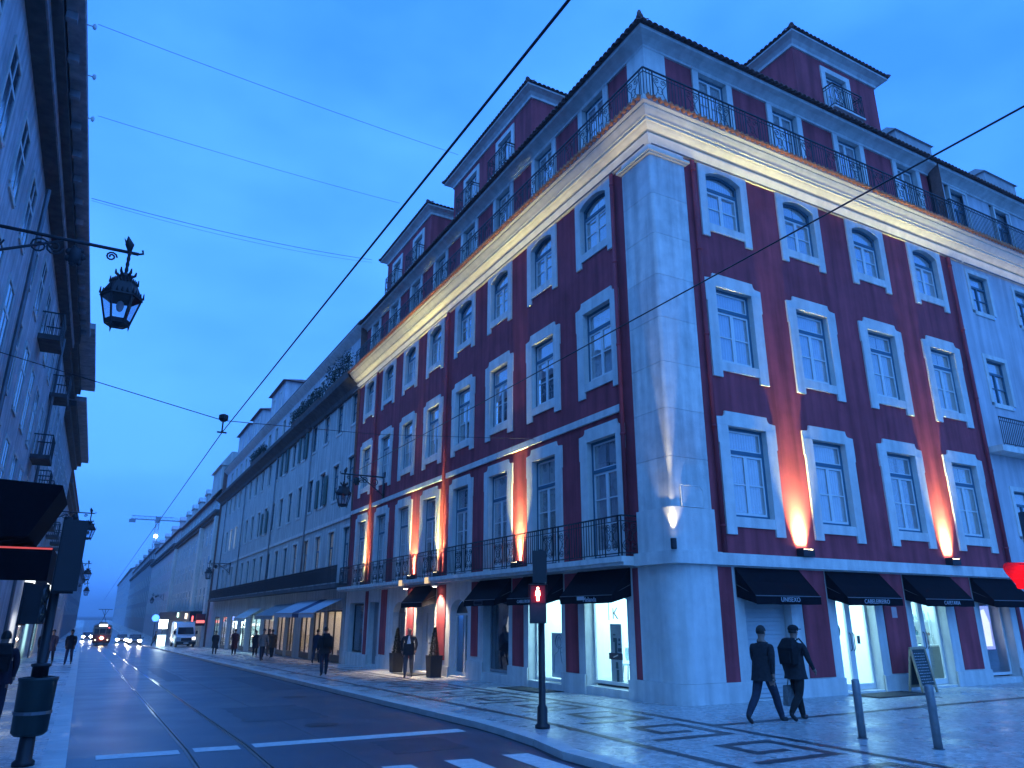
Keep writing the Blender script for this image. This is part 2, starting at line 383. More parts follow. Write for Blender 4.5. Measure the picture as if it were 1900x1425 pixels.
def window_parts(kind):
    """meshes of a window of the red corner house; origin at the middle of the sill"""
    def build():
        P={}
        spec={'arch':(1.36,1.57,.19),'mid':(1.36,2.18,0),'low':(1.36,2.33,0),'door':(1.36,3.25,0),'attic':(1.17,2.75,0),'dorm':(1.2,1.75,0)}[kind]
        w,h,rise=spec; hw=w/2; sw=.34 if kind in('mid','low','door') else .27
        f,bk=-.05,.24
        s=MB(); top=h+rise
        # jambs, sill, head as separate stones
        if kind in('attic','dorm'): sw=.24
        lo=-.44 if kind in('arch','mid','low') else 0.0
        for q in (-1,1):
            xo=q*(hw+sw); xi=q*hw
            if kind in('mid','low','door'):
                ear=h-.48; e=q*.035
                s.prism([(xi,lo),(xo,lo),(xo,ear),(xo+e,ear),(xo+e,h-.003),(xi,h-.003)],f,bk)
            else: s.prism([(xi,lo),(xo,lo),(xo,h-.003),(xi,h-.003)],f,bk)
        if lo<0: s.prism([(-hw+.003,-.25),(hw-.003,-.25),(hw-.003,0),(-hw+.003,0)],f+.006,bk)
        W=hw+sw
        if kind=='arch':
            top_z=1.95
            s.prism([(W,h),(W,top_z),(-W,top_z),(-W,h)]+[(x,z) for x,z in reversed(arc(w,h,rise))],f+.002,bk)
        elif kind in('attic','dorm'): s.prism([(-W,h),(W,h),(W,h+.22),(-W,h+.22)],f,bk)
        else:
            W+=.035; a=h+.20; b=h+.38
            cy=[(W-.30+.10*(1-math.cos(t))/1.0, b-.16*math.sin(t)) for t in (0,.4,.8,1.2,1.57)]
            poly=[(-W,h),(W,h),(W,a)]+[(p[0],p[1]) for p in reversed(cy)]
            poly+=[(-p[0],p[1]) for p in cy]+[(-W,a)]
            s.prism(poly,f+.002,bk)
        P['surround']=s.mesh('window_surround',STONE)
        # painted frame
        fr=MB(); y0,y1=.12,.20; t=.075
        trz=h*.70 if kind!='arch' else h*.74
        if kind=='door': trz=h*.72
        if kind=='attic': trz=None
        if kind=='dorm': trz=None
        for q in (-1,1): fr.box(min(q*hw,q*(hw-t)),max(q*hw,q*(hw-t)),y0,y1,0,h)
        fr.box(-hw+t,hw-t,y0,y1,0,t)
        if kind=='arch':
            o=arc(w,h,rise); i=[(x*(1-2*t/w),z-t) for x,z in o]
            fr.prism(o+list(reversed(i)),y0,y1)
        else: fr.box(-hw+t,hw-t,y0,y1,h-t,h)
        if trz: fr.box(-hw+t,hw-t,y0-.01,y1,trz,trz+.10)
        P['frame']=fr.mesh('window_frame',FRAME)
        # casements: two leaves, two or three panes each
        zb=t; zt=(trz if trz else h-t); lw=hw-t; r=.06; n=3 if kind in('door','attic') else 2
        lf=MB(); y0s,y1s=.13,.175
        lf.box(.002,r,y0s,y1s,zb,zt); lf.box(lw-r*.7,lw,y0s,y1s,zb,zt)
        lf.box(r,lw-r*.7,y0s,y1s,zb,zb+r*(3 if kind=='door' else 1)); lf.box(r,lw-r*.7,y0s,y1s,zt-r,zt)
        zz=[zb+r*(3 if kind=='door' else 1)+(zt-r-zb-r*(3 if kind=='door' else 1))*i/n for i in range(n+1)]
        for i in range(1,n): lf.box(r,lw-r*.7,y0s+.005,y1s,zz[i]-.016,zz[i]+.016)
        P['leaf']=lf.mesh('casement',SASH)
        ml=MB(); ml.add([(-x,y,z) for x,y,z in lf.v],lf.f); P['leaf2']=ml.mesh('casement',SASH)
        P['panes']=[]
        for i in range(n):
            for q in (-1,1):
                pm=MB(); a,b=sorted((q*r,q*(lw-r*.7))); pm.box(a,b,.150,.156,zz[i]+.012,zz[i+1]-.012); P['panes'].append(pm.mesh('pane',PANE))
        if trz:
            tl=MB()
            z0=trz+.10
            if kind=='arch':
                i=[(x*(1-2*t/w),z-t) for x,z in arc(w,h,rise)]; poly=[(-hw+t,z0),(hw-t,z0)]+i
                tl.prism(poly,.150,.156)
            else: tl.box(-hw+t,hw-t,.150,.156,z0,h-t)
            P['panes'].append(tl.mesh('pane',PANE))
            if kind!='arch':
                tf=MB()
                for q in (-1,1): tf.box(min(q*(hw-t),q*(hw-t-.035)),max(q*(hw-t),q*(hw-t-.035)),.135,.17,z0,h-t)
                tf.box(-hw+t+.035,hw-t-.035,.135,.17,z0,z0+.035); tf.box(-hw+t+.035,hw-t-.035,.135,.17,h-t-.045,h-t)
                P['trans']=tf.mesh('transom_sash',SASH)
        P['curtain']=[]
        for (za,zb_,mt,gap) in ((.02,h+rise-.02,CURT,0),(.02,h+rise-.02,M('grey_curtain',(.42,.43,.45),.9,.1,.2,5),.16),((h+rise)*.45,h+rise-.02,M('lilac_blind',(.62,.58,.64),.9,.1,.08,5),0),(.02,h+rise-.02,M('cream_shutter',(.66,.64,.58),.7,.2,.06,6),.03)):
            cu=MB(); nfold=14
            for (xa,xb) in ((-hw+.03,-gap/2),(gap/2,hw-.03)):
                v=[]
                for i in range(nfold+1):
                    x=xa+(xb-xa)*i/nfold; y=.185+(.016*(i%2) if mt is not MATS['lilac_blind'] else 0)
                    v+=[(x,y,za),(x,y,zb_)]
                cu.add(v,[(2*i,2*i+2,2*i+3,2*i+1) for i in range(nfold)],0)
            cu.quad((-hw,.30,0),(hw,.30,0),(hw,.30,h+rise),(-hw,.30,h+rise),1)
            P['curtain'].append(cu.mesh('curtain',[mt,DARKIN]))
        P['hole']=(hw+sw*.5, (-.12 if lo<0 else 0), h+rise+.12)
        return P
    return cached(('win',kind), build)

RB = thing('corner_building','tall dark red corner house with white stone window surrounds and a lit cornice','building',(7,13,0))
RO = RB.location
def bput(name, me, side, s, z, o=0.0, root=RB, parent=None, **kw):
    loc,rz=spot(side,s,z,o); par=parent or root
    loc=tuple(Vector(loc)-root.location) if parent is None else loc
    return put(name,me,par,loc,rz,**kw)
def place_window(kind, side, s, z, o=0.0, root=RB, blind=None):
    P=window_parts(kind)
    w=bput('window',P['surround'],side,s,z,o,root)
    put('window_frame',P['frame'],w)
    put('casement',P['leaf'],w); put('casement',P['leaf2'],w)
    for p in P['panes']: put('pane',p,w)
    if 'trans' in P: put('transom_sash',P['trans'],w)
    k=blind if blind is not None else random.choice((0,0,0,1,2,3)); put('curtain',P['curtain'][k],w)
    return w
def hole(kind, s, z):
    a,b,c=window_parts(kind)['hole']; return (s-a,s+a,z+b,z+c)

LW=[2.712+3.05*i for i in range(8)]; RW=[2.676,5.83,9.042,12.25]
LEND,REND=26.05,13.85
ZT,ZM,ZL=12.448,8.298,4.223
# --- upper walls
holesL=[hole('arch',s,ZT) for s in LW]+[hole('mid',s,ZM) for s in LW]+[hole('door',s,3.30) for s in LW]
holesR=[hole('arch',s,ZT) for s in RW]+[hole('mid',s,ZM) for s in RW]+[hole('low',s,ZL) for s in RW]
wob('wall',wall_mb('L',1.0,LEND,3.1,14.6,holesL),RED,RB)
wob('wall',wall_mb('R',1.0,REND,3.1,14.6,holesR),RED,RB)
for s in LW: place_window('arch','L',s,ZT); place_window('mid','L',s,ZM); place_window('door','L',s,3.30)
for s in RW: place_window('arch','R',s,ZT); place_window('mid','R',s,ZM); place_window('low','R',s,ZL)
# --- corner pilaster in stone
def corner_prism(wL,wR,o,r,z0,z1,n=6,back=.25):
    """L-shaped stone of the corner with a rounded arris"""
    pts=[(-o,wL),(-o,-o+r)]+[(-o+r-r*math.cos(t),-o+r-r*math.sin(t)) for t in [math.pi/2*i/n for i in range(1,n)]]+[(-o+r,-o),(wR,-o),(wR,back),(back,back),(back,wL)]
    return MB().prism(pts,z0,z1,'z')
wob('corner_pilaster',corner_prism(1.16,1.16,.058,.10,4.335,14.0),STONE,RB)
for i in range(8):
    z0=4.335+i*1.208; wob('pilaster_stone',corner_prism(1.17,1.17,.07,.10,z0+.005,min(z0+1.203,13.998),back=.10),M('pilaster_stone_%d'%(i%3),((.69,.675,.64),(.64,.63,.61),(.71,.70,.66))[i%3],.7,.3,.16,2.4,bump=.3,bscale=24,streak=.32),RB)
wob('pilaster_base_block',corner_prism(1.22,1.22,.11,.12,3.325,4.33),STONE,RB)
wob('pilaster_neck',corner_prism(1.17,1.17,.07,.08,14.125,14.62),STONE,RB)
cm=MB()
for (o,z0,z1) in ((.13,14.003,14.05),(.19,14.05,14.12)):
    q=corner_prism(1.17+o-.07,1.17+o-.07,o,.03,z0,z1); cm.add(q.v,q.f)
wob('pilaster_capital',cm,CREAM,RB)
wob('corner_pier',corner_prism(1.37,1.24,.03,.42,.435,3.028,10),STONE,RB)
wob('corner_plinth',corner_prism(1.60,1.75,.075,.46,-.15,.43,10),STONE,RB)
# --- belt course, balcony slab, string course
bc=MB(); bc.box(1.30,REND,-.16,.05,3.035,3.315); wob('belt_course',bc,STONE,RB)
wob('corner_belt_block',corner_prism(1.30,1.295,.19,.14,3.031,3.322),STONE,RB)
sl=MB(); sl.box(-.56,.05,1.31,25.98,3.13,3.265); sl.box(-.50,.05,1.31,25.98,3.05,3.128); wob('balcony_slab',sl,STONE,RB)
for (a,b) in ((1.70,13.25),(13.5,22.5),(22.75,LEND)):
    st=MB(); st.box(-.07,.02,a,b,7.09,7.29); wob('string_course',st,STONE,RB)
# --- crowning cornice, mitred at the corner
PROF=[(0,14.33),(.07,14.335),(.10,14.37),(.20,14.54),(.20,14.575),(.11,14.58),(.11,14.66),(.20,14.68),(.30,14.75),(.35,14.80),(.40,14.805),(.40,14.885),(.45,14.89),(.47,14.92),(.55,15.0),(.60,15.06),(.60,15.10),(0,15.14)]
def sweep_corner(prof, yend, xend, ystart=None):
    mb=MB(); n=len(prof)
    for o,z in prof: mb.v.append((-o,yend,z))
    for o,z in prof: mb.v.append((-o,-o,z))
    for o,z in prof: mb.v.append((xend,-o,z))
    for k in range(2):
        for i in range(n-1): mb.f.append((k*n+i,k*n+i+1,(k+1)*n+i+1,(k+1)*n+i)); mb.m.append(0)
    return mb
wob('cornice',sweep_corner(PROF,LEND+.12,REND+.05),CREAM,RB)
LED=(1.0,.88,.64)
def cornice_led(side,s0,s1,z,o,power,root):
    """a run of LED profile on the wall under the cornice and its light"""
    mid=(s0+s1)/2; ln=s1-s0
    mb=MB()
    a=wp(side,s0,o-.02,z-.03); b=wp(side,s1,o+.02,z-.005)
    mb.box(min(a[0],b[0]),max(a[0],b[0]),min(a[1],b[1]),max(a[1],b[1]),a[2],b[2]); 
    p=wob('cornice_light_strip',mb,GREYM,root)
    q=wp(side,mid,o,z)
    tilt=rad(12)
    rot=(math.pi-tilt,0,0) if side=='R' else (math.pi-tilt,0,rad(-90))
    lamp('cornice_led','AREA',tuple(Vector(q)-root.location),power*ln,LED,root,rot,shape='RECTANGLE',size=ln,size_y=.03,spread=rad(105))
# tile pans over the cornice: each a piece
def pan_mesh():
    def f():
        mb=MB(); n=5; w=.082; v=[]
        for (o,z,k) in ((-.10,.06,1.0),(.16,.0,1.0)):      # local: y is outward
            for layer in (0,.018):
                for i in range(n+1):
                    t=math.pi*i/n; v.append((w*math.cos(t)*k,o,z-.10*math.sin(t)+layer*2+.10))
        def q(l,r,i): return (l*2+r)*(n+1)+i
        F=[]
        for i in range(n): F+= [(q(0,0,i),q(0,0,i+1),q(1,0,i+1),q(1,0,i)),(q(0,1,i),q(1,1,i),q(1,1,i+1),q(0,1,i+1)),(q(1,0,i),q(1,0,i+1),q(1,1,i+1),q(1,1,i))]
        mb.add(v,F); return mb.mesh('tile',TILE,True)
    return cached('pan',f)
def cover_mesh():
    def f():
        mb=MB(); n=6; w=.105; v=[]
        for (o,z) in ((-.30,.16),(.14,-.035)):
            for layer in (0,-.02):
                for i in range(n+1):
                    t=math.pi*i/n; v.append(((w+layer)*math.cos(t),o,z+(w+layer)*.8*math.sin(t)))
        def q(l,r,i): return (l*2+r)*(n+1)+i
        F=[]
        for i in range(n): F+= [(q(0,0,i),q(0,0,i+1),q(1,0,i+1),q(1,0,i)),(q(0,1,i),q(1,1,i),q(1,1,i+1),q(0,1,i+1)),(q(1,0,i),q(1,0,i+1),q(1,1,i+1),q(1,1,i))]
        mb.add(v,F); return mb.mesh('tile',ROOFD,True)
    return cached('cover',f)
TCOUNT={}
REST={}
def tile_row(root, mesh, side, s0,s1, pitch, o, z, mat, limit=300, far_first=False, jit=.006):
    n=int(round((s1-s0)/pitch)); TCOUNT.setdefault(root.name,0)
    for i in range(n):
        s=s0+(i+.5)*(s1-s0)/n; zz=z+random.uniform(-jit,jit)
        p=Vector(wp(side,s,o,zz)); rz=math.pi if side=='R' else rad(90)
        rz+=random.uniform(-.03,.03)
        if TCOUNT[root.name]<limit:
            put('tile',mesh,root,tuple(p-root.location),rz); TCOUNT[root.name]+=1
        else:
            mm=Matrix.Translation(p)@Matrix.Rotation(rz,4,'Z'); mb=REST.setdefault((root.name,mat.name),(MB(),mat,root))[0]
            mb.add([tuple(mm@v.co) for v in mesh.vertices],[tuple(pl.vertices) for pl in mesh.polygons])
def flush_tiles():
    for (rn,mn),(mb,mat,root) in REST.items():
        o=wob('further_tiles',mb,mat,root,smooth=True,kind='stuff')
    REST.clear()
mo=MB(); 
mo2=sweep_corner([(.30,15.10),(.62,15.105),(.69,15.14),(.69,15.29),(.2,15.34)],LEND+.1,REND+.05)
wob('tile_bed_mortar',mo2,MORT,RB)
tile_row(RB,pan_mesh(),'R',-.62,REND+.04,.205,.66,15.145,TILE)
tile_row(RB,pan_mesh(),'L',-.62,LEND+.08,.205,.66,15.145,TILE)
cornice_led('R',1.3,REND-.05,14.02,.44,.9,RB)
cornice_led('L',1.3,LEND-.05,14.02,.44,.9,RB)
cornice_led('R',-.3,1.28,14.02,.44,.9,RB)
cornice_led('L',-.3,1.28,14.02,.44,.9,RB)
# --- attic storey
AW=-.20; AZ=15.12
LA=[2.80+3.08*i for i in range(8)]; RA=[2.86,6.05,9.26,12.5]
hA=lambda s:(s-.7,s+.7,AZ,17.83+.1)
wob('attic_wall',wall_mb('L',.20,LEND,AZ-.1,18.1,[hA(s) for s in LA],AW),RED,RB)
wob('attic_wall',wall_mb('R',.20,REND,AZ-.1,18.1,[hA(s) for s in RA],AW),RED,RB)
for s in LA: place_window('attic','L',s,AZ,AW)
for s in RA: place_window('attic','R',s,AZ,AW)
def attic_pil(): 
    pts=[(.15,.95),(.15,.15),(.95,.15),(.95,.4),(.4,.4),(.4,.95)]
    return MB().prism(pts,15.13,17.9,'z')
wob('attic_corner_pilaster',attic_pil(),STONE,RB)
EAVE=[(-.20,17.90),(-.14,17.905),(-.13,17.97),(-.05,18.03),(.08,18.10),(.24,18.14),(.26,18.20),(.26,18.235)]
wob('eave_cove',sweep_corner(EAVE,LEND+.05,REND+.02),STONE,RB)
tile_row(RB,cover_mesh(),'R',-.36,REND,.215,.30,18.24,ROOFD)
tile_row(RB,cover_mesh(),'L',-.36,LEND,.215,.30,18.24,ROOFD)
hip=MB(); hip.tube([(-.38,-.38,18.34),(-.30,-.30,18.40),(1.2,1.2,19.1),(4,4,20.4)],[.05,.11,.12,.12],8); hip.ball((-.36,-.36,18.42),(.07,.07,.14))
wob('hip_tiles',hip,ROOFD,RB,True)
rf=MB()
rf.quad((-.30,-.30,18.23),(6.2,6.2,21.2),(6.2,20.0,21.2),(-.30,LEND,18.23))
rf.quad((-.30,-.30,18.23),(REND,-.30,18.23),(REND,6.2,21.2),(6.2,6.2,21.2))
rf.quad((6.2,6.2,21.2),(REND,6.2,21.2),(REND,LEND,21.2),(6.2,LEND,21.2)); rf.add([(-.3,LEND,18.23),(6.2,LEND,21.2),(6.2,20,21.2)],[(0,1,2)])
rf.quad((REND,-.3,18.23),(REND,6.2,21.2),(REND,6.2,15),(REND,-.3,15)); rf.quad((-.2,LEND,18.23),(6.2,LEND,21.2),(6.2,LEND,0),(-.0,LEND,0))
rf.quad((REND,.1,-1),(REND,.1,18),(REND,LEND,18),(REND,LEND,-1))
wob('roof',rf,ROOFD,RB)
# --- dormers
def dormer(side, s0, s1, d, zb, zt, wins, depth=5.0):
    """a tall dormer block: walls, cove, hipped tile roof; its windows hang on the house"""
    o=-d; mb=MB(); hs=[(s-.72,s+.72,zb,21.9+.1) for s in wins]
    wall_mb(side,s0,s1,zb,zt,[(s-.72,s+.72,20.17,22.0) for s in wins],o,0,mb)
    for s in (s0,s1): mb.quad(wp(side,s,o,zb),wp(side,s,o-depth,zb),wp(side,s,o-depth,zt),wp(side,s,o,zt))
    mb.quad(wp(side,s0,o-depth,zb),wp(side,s1,o-depth,zb),wp(side,s1,o-depth,zt),wp(side,s0,o-depth,zt))
    r=wob('dormer',mb,RED,RB)
    # cove around three sides
    prof=[(0,zt-.34),(.06,zt-.335),(.07,zt-.22),(.18,zt-.12),(.34,zt-.05),(.40,zt-.03),(.40,zt+.04)]
    cv=MB(); n=len(prof); path=[]
    for (ss,oo,sx,ox) in ((s0,o-depth,-1,0),(s0,o,-1,1),(s1,o,1,1),(s1,o-depth,1,0)):
        for p,z in prof: cv.v.append(wp(side,ss+sx*p,oo+ox*p,z))
    for k in range(3):
        for i in range(n-1): cv.f.append((k*n+i,k*n+i+1,(k+1)*n+i+1,(k+1)*n+i)); cv.m.append(0)
    cv.quad(wp(side,s0-.4,o+.4,zt+.02),wp(side,s1+.4,o+.4,zt+.02),wp(side,s1+.4,o-depth,zt+.02),wp(side,s0-.4,o-depth,zt+.02))
    c=ob('dormer_cove',cv,STONE,r)
    rm=MB(); e=.42; m=min((s1-s0)/2,depth/2)*.9; zr=zt+m*.45
    A=wp(side,s0-e,o+e,zt+.05);B=wp(side,s1+e,o+e,zt+.05);C=wp(side,s1+e,o-depth,zt+.05);D=wp(side,s0-e,o-depth,zt+.05)
    E=wp(side,s0+m,o-m,zr);F=wp(side,s1-m,o-m,zr)
    rm.add([A,B,F,E],[(0,1,2,3)]); rm.add([A,E,D],[(0,1,2)]); rm.add([B,C,F],[(0,1,2)]); rm.add([C,D,E,F],[(0,1,2,3)])
    for P,Q in ((A,E),(B,F)): 
        P=Vector(P);Q=Vector(Q); rm.tube([P+(P-Q).normalized()*.10+Vector((0,0,.16)),P+Vector((0,0,.08)),Q+Vector((0,0,.03))],[.04,.11,.11],7)
    ob('dormer_roof',rm,ROOFD,r)
    for c_ in r.children: c_.location=(0,0,0)
    for s in wins: place_window('dorm',side,s,20.17,o)
    tile_row(RB,cover_mesh(),side,s0-.42,s1+.42,.215,o+.36,zt+.075,ROOFD)
    other='L' if side=='R' else 'R'
    # side eave facing the street corner: same tiles turned
    n=int(depth/.215)
    mesh=cover_mesh()
    for i in range(n):
        oo=o+.42-(i+.5)*.215; p=Vector(wp(side,s0-.36,oo,zt+.075)); rz=rad(90) if side=='R' else math.pi
        mm=Matrix.Translation(p)@Matrix.Rotation(rz,4,'Z'); b_=REST.setdefault((RB.name,ROOFD.name),(MB(),ROOFD,RB))[0]
        b_.add([tuple(mm@v.co) for v in mesh.vertices],[tuple(pl.vertices) for pl in mesh.polygons])
dormer('R',8.37,13.15,1.2,18.4,22.72,[10.67])
dormer('L',8.43,16.15,1.2,18.4,22.72,[10.72,14.1])
dormer('L',19.1,26.0,1.2,18.4,22.80,[20.85,24.2])
flush_tiles()
# --- iron railings
def spiral(c, r0, turns, n, sx=1, sz=1, ph=0):
    return [(c[0]+sx*r0*(1-.75*i/n)*math.cos(ph+turns*2*math.pi*i/n), 0, c[1]+sz*r0*(1-.75*i/n)*math.sin(ph+turns*2*math.pi*i/n)) for i in range(n+1)]
def railing_mesh(ln, h, scroll, step=.115):
    def f():
        mb=MB()
        mb.box(-ln/2,ln/2,-.02,.02,h-.035,h); mb.box(-ln/2,ln/2,-.012,.012,.06,.085); mb.box(-ln/2,ln/2,-.01,.01,h-.16,h-.14)
        n=int(ln/step); 
        for i in range(n+1):
            x=-ln/2+ln*i/n
            if any(abs(x-c)<.24 for c in scroll): continue
            mb.box(x-.0085,x+.0085,-.0085,.0085,.085 if i%6 else 0,h-.035)
        for c in scroll:
            for q in (-1,1):
                mb.box(c+q*.27-.011,c+q*.27+.011,-.011,.011,0,h-.035)
                mb.tube(spiral((c+q*.125,h-.30),.105,1.6,16,q,1,-.5),.011,4)
                mb.tube(spiral((c+q*.125,.24),.105,1.6,16,q,-1,-.5),.011,4)
                mb.tube([(c+q*.21,0,h-.36),(c+q*.05,0,h*.5),(c+q*.21,0,.30)],.011,4)
            mb.tube([(c+.10*math.cos(2*math.pi*i/10),0,h*.5+.13*math.sin(2*math.pi*i/10)) for i in range(11)],.010,4)
        return mb.mesh('railing',IRON)
    return cached(('rail',round(ln,2),h,tuple(scroll)),f)
for i in range(8):
    s=1.34+ (i+.5)*3.05
    bput('railing',railing_mesh(3.05,1.0,(-1.1,1.1)),'L',s,3.27,.50)
er=railing_mesh(.5,1.0,(0,)); put('railing_return',er,RB,tuple(Vector((-.25,1.34,3.27))-RO),0.0); put('railing_return',er,RB,tuple(Vector((-.25,25.75,3.27))-RO),0.0)
for i in range(8): bput('railing',railing_mesh(3.3,1.18,(-1.2,0,1.2)),'L',-.42+3.3*(i+.5),15.32,.42)
for i in range(4): bput('railing',railing_mesh(3.58,1.18,(-1.2,0,1.2)),'R',-.42+3.58*(i+.5),15.32,.42)
dr=railing_mesh(1.7,1.0,(-.5,.5)); sd=railing_mesh(.42,1.0,())
for side,ss in (('R',[10.67]),('L',[10.72,14.1,20.85,24.2])):
    for s in ss:
        bput('railing',dr,side,s,20.05,-1.2+.42)
        for q in (-.85,.85):
            p=Vector(wp(side,s+q,-1.2+.21,20.05)); put('railing_return',sd,RB,tuple(p-RO),rad(90) if side=='R' else 0)
        b_=MB(); p0=wp(side,s-.88,-1.22,19.97); p1=wp(side,s+.88,-.76,20.05); b_.box(min(p0[0],p1[0]),max(p0[0],p1[0]),min(p0[1],p1[1]),max(p0[1],p1[1]),19.97,20.05); wob('dormer_balcony_floor',b_,STONE,RB)
# --- downpipes
for side,s,z0,z1 in (('L',1.62,3.3,14.3),('L',13.37,3.3,14.3),('L',22.62,3.3,14.3),('R',1.46,3.33,14.3),('R',13.62,3.33,14.3)):
    mb=MB(); mb.tube([wp(side,s,.11,z0),wp(side,s,.11,z1)],.062,10)
    for k in range(5):
        z=z0+.6+k*(z1-z0-1)/4; mb.tube([wp(side,s,.11,z),wp(side,s,.11,z+.06)],.074,10)
    wob('downpipe',mb,RED,RB,True)
# ---------------------------------------------------------------- ground floor of the corner house
CY=(.36,.78,1.0)
def gf_wall(side, s0, s1, opens, zlo):
    hs=[(a,b,-.7,t) for a,b,t in opens]
    mb=wall_mb(side,s0,s1,zlo,3.12,hs)
    for a,b,t in opens:
        d=-.36
        for s in (a,b): mb.quad(wp(side,s,0,zlo),wp(side,s,d,zlo),wp(side,s,d,t),wp(side,s,0,t))
        mb.quad(wp(side,a,0,t),wp(side,b,0,t),wp(side,b,d,t),wp(side,a,d,t))
    return wob('ground_floor_wall',mb,STONE,RB)
LO=[(1.92,3.78,2.48),(4.94,6.82,2.48),(8.06,9.86,2.48),(11.10,12.62,2.95),(14.08,15.95,2.48),(17.20,18.72,2.95),(20.70,22.10,2.48),(22.95,25.3,2.48)]
RO_=[(2.05,3.62,2.46),(5.30,6.84,2.46),(8.45,10.02,2.46),(11.73,13.30,2.46)]
gf_wall('L',1.2,LEND,LO,-.9); gf_wall('R',1.2,REND,RO_,-.4)
def red_panel(side,a,b,z0=.43,z1=3.0):
    p=wp(side,a,.0,z0); q=wp(side,b,.022,z1); mb=MB(); mb.box(min(p[0],q[0]),max(p[0],q[0]),min(p[1],q[1]),max(p[1],q[1]),z0,z1); wob('red_wall_panel',mb,RED,RB)
for a,b,z in ((1.37,1.61,.43),(4.10,4.72,.41),(7.10,7.78,.39),(10.26,10.78,.55),(13.02,13.84,.3),(16.25,17.02,.2),(19.6,20.4,.2),(22.3,22.75,.1)): red_panel('L',a,b,z)
for a,b in ((1.24,1.70),(4.03,4.96),(7.19,8.16),(10.45,11.40),(13.64,REND)): red_panel('R',a,b)
# plinth stones between the openings
for side,opens,s0,s1 in (('L',LO,1.6,LEND),('R',RO_,1.75,REND)):
    prev=s0
    for a,b,t in opens+[(s1,s1,0)]:
        if a-prev>.1:
            zt=.40-(.3 if side=='L' and prev>12 else 0); zb=min(-.12,gz(prev if side=='L' else 0)-.3)
            p=wp(side,prev,-.02,zb); q=wp(side,a,.045,zt); mb=MB(); mb.box(min(p[0],q[0]),max(p[0],q[0]),min(p[1],q[1]),max(p[1],q[1]),zb,zt); wob('plinth_stone',mb,STONE,RB)
        prev=b
def sill(side,a,b,z0,z1,o=.04):
    p=wp(side,a+.003,-.34,z0); q=wp(side,b-.003,o,z1); mb=MB(); mb.box(min(p[0],q[0]),max(p[0],q[0]),min(p[1],q[1]),max(p[1],q[1]),z0,z1); wob('door_sill',mb,STONE,RB)
for (a,b,t),z in zip(LO,(.14,.06,.10,-.18,-.22,-.28,-.3,.1)): sill('L',a,b,-.9,z,.0)
for (a,b,t),z in zip(RO_,(.02,.05,.05,.16)): sill('R',a,b,-.3,z,.0)
# --- lit rooms
ROOMW=M('shop_white_wall',(.80,.81,.80),.6,.3,.03); ROOMF=M('shop_floor',(.45,.44,.42),.3,.4,.15,3)
def room(side,a,b,zf,zc,depth,power,col=CY,light=True):
    mb=MB(); P=lambda s,o,z:wp(side,s,o,z); d0,d1=-.372,-.372-depth
    mb.quad(P(a,d0,zf),P(a,d1,zf),P(a,d1,zc),P(a,d0,zc)); mb.quad(P(b,d0,zf),P(b,d1,zf),P(b,d1,zc),P(b,d0,zc))
    mb.quad(P(a,d1,zf),P(b,d1,zf),P(b,d1,zc),P(a,d1,zc)); mb.quad(P(a,d0,zc),P(b,d0,zc),P(b,d1,zc),P(a,d1,zc))
    mb.quad(P(a,d0,zf),P(b,d0,zf),P(b,d1,zf),P(a,d1,zf),1)
    r=wob('shop_interior',mb,[ROOMW,ROOMF],RB)
    if light:
        m=(a+b)/2; w=(b-a)*.8
        pm=MB(); p=P(m-w/2,d0-.25,zc-.05); q=P(m+w/2,d1+.3,zc-.02); pm.box(min(p[0],q[0]),max(p[0],q[0]),min(p[1],q[1]),max(p[1],q[1]),zc-.05,zc-.02)
        ob('ceiling_panel_lamp',pm,EM('cool_panel_glow_%g'%power,col,power),r)
    return r
def glazing(side,a,b,z0,z1,kind='window',mat=None,frame=None,o=-.30):
    """framed glass front; door kind gets a middle stile pair and handles"""
    mat=mat or SHOPG; frame=frame or SASH
    loc,rz=spot(side,(a+b)/2,0,o); loc=tuple(Vector(loc)-RO)
    w=b-a; t=.065; mb=MB()
    for q in (-1,1): mb.box(min(q*w/2,q*(w/2-t)),max(q*w/2,q*(w/2-t)),-.03,.03,z0,z1)
    mb.box(-w/2+t,w/2-t,-.03,.03,z1-t,z1); mb.box(-w/2+t,w/2-t,-.03,.03,z0,z0+t*(2.2 if kind=='door' else 1.2))
    if kind=='door': mb.box(-.10,.10,-.034,.034,z0+.15,z1-t)
    fr=put('shop_door' if kind=='door' else 'shop_window',mb.mesh('glazing_frame',frame),RB,loc,rz)
    zb=z0+t*(2.2 if kind=='door' else 1.2)
    for (xa,xb) in (((-w/2+t,-.10),(.10,w/2-t)) if kind=='door' else ((-w/2+t,w/2-t),)):
        g=MB(); g.box(xa,xb,-.006,.006,zb,z1-t); put('pane',g.mesh('pane',mat),fr)
    if kind=='door':
        for q in (-1,1):
            h=MB(); h.tube([(q*.06,-.05,z0+.95),(q*.06,-.09,z0+1.0),(q*.06,-.09,z0+1.35),(q*.06,-.05,z0+1.4)],.014,6); put('handle',h.mesh('handle',GREYM),fr)
    return fr
def facade_text(txt, side, s, z, o, size, mat, parent=None, tilt=0.0, name='lettering', bold=0.0, root=None):
    root=root or RB
    cu=bpy.data.curves.new(name,'FONT'); cu.body=txt; cu.size=size; cu.align_x='CENTER'; cu.align_y='CENTER'; cu.extrude=.003; cu.offset=bold; cu.space_character=1.05
    t=bpy.data.objects.new(name,cu); COL.objects.link(t); dg=bpy.context.evaluated_depsgraph_get(); me=bpy.data.meshes.new_from_object(t.evaluated_get(dg)); bpy.data.objects.remove(t); 
    me.materials.clear(); me.materials.append(mat)
    for v in me.vertices: x,y,zz=v.co; v.co=(x,-zz,y)
    loc,rz=spot(side,s,z,o); return put(name,me,root,tuple(Vector(loc)-root.location),rz)
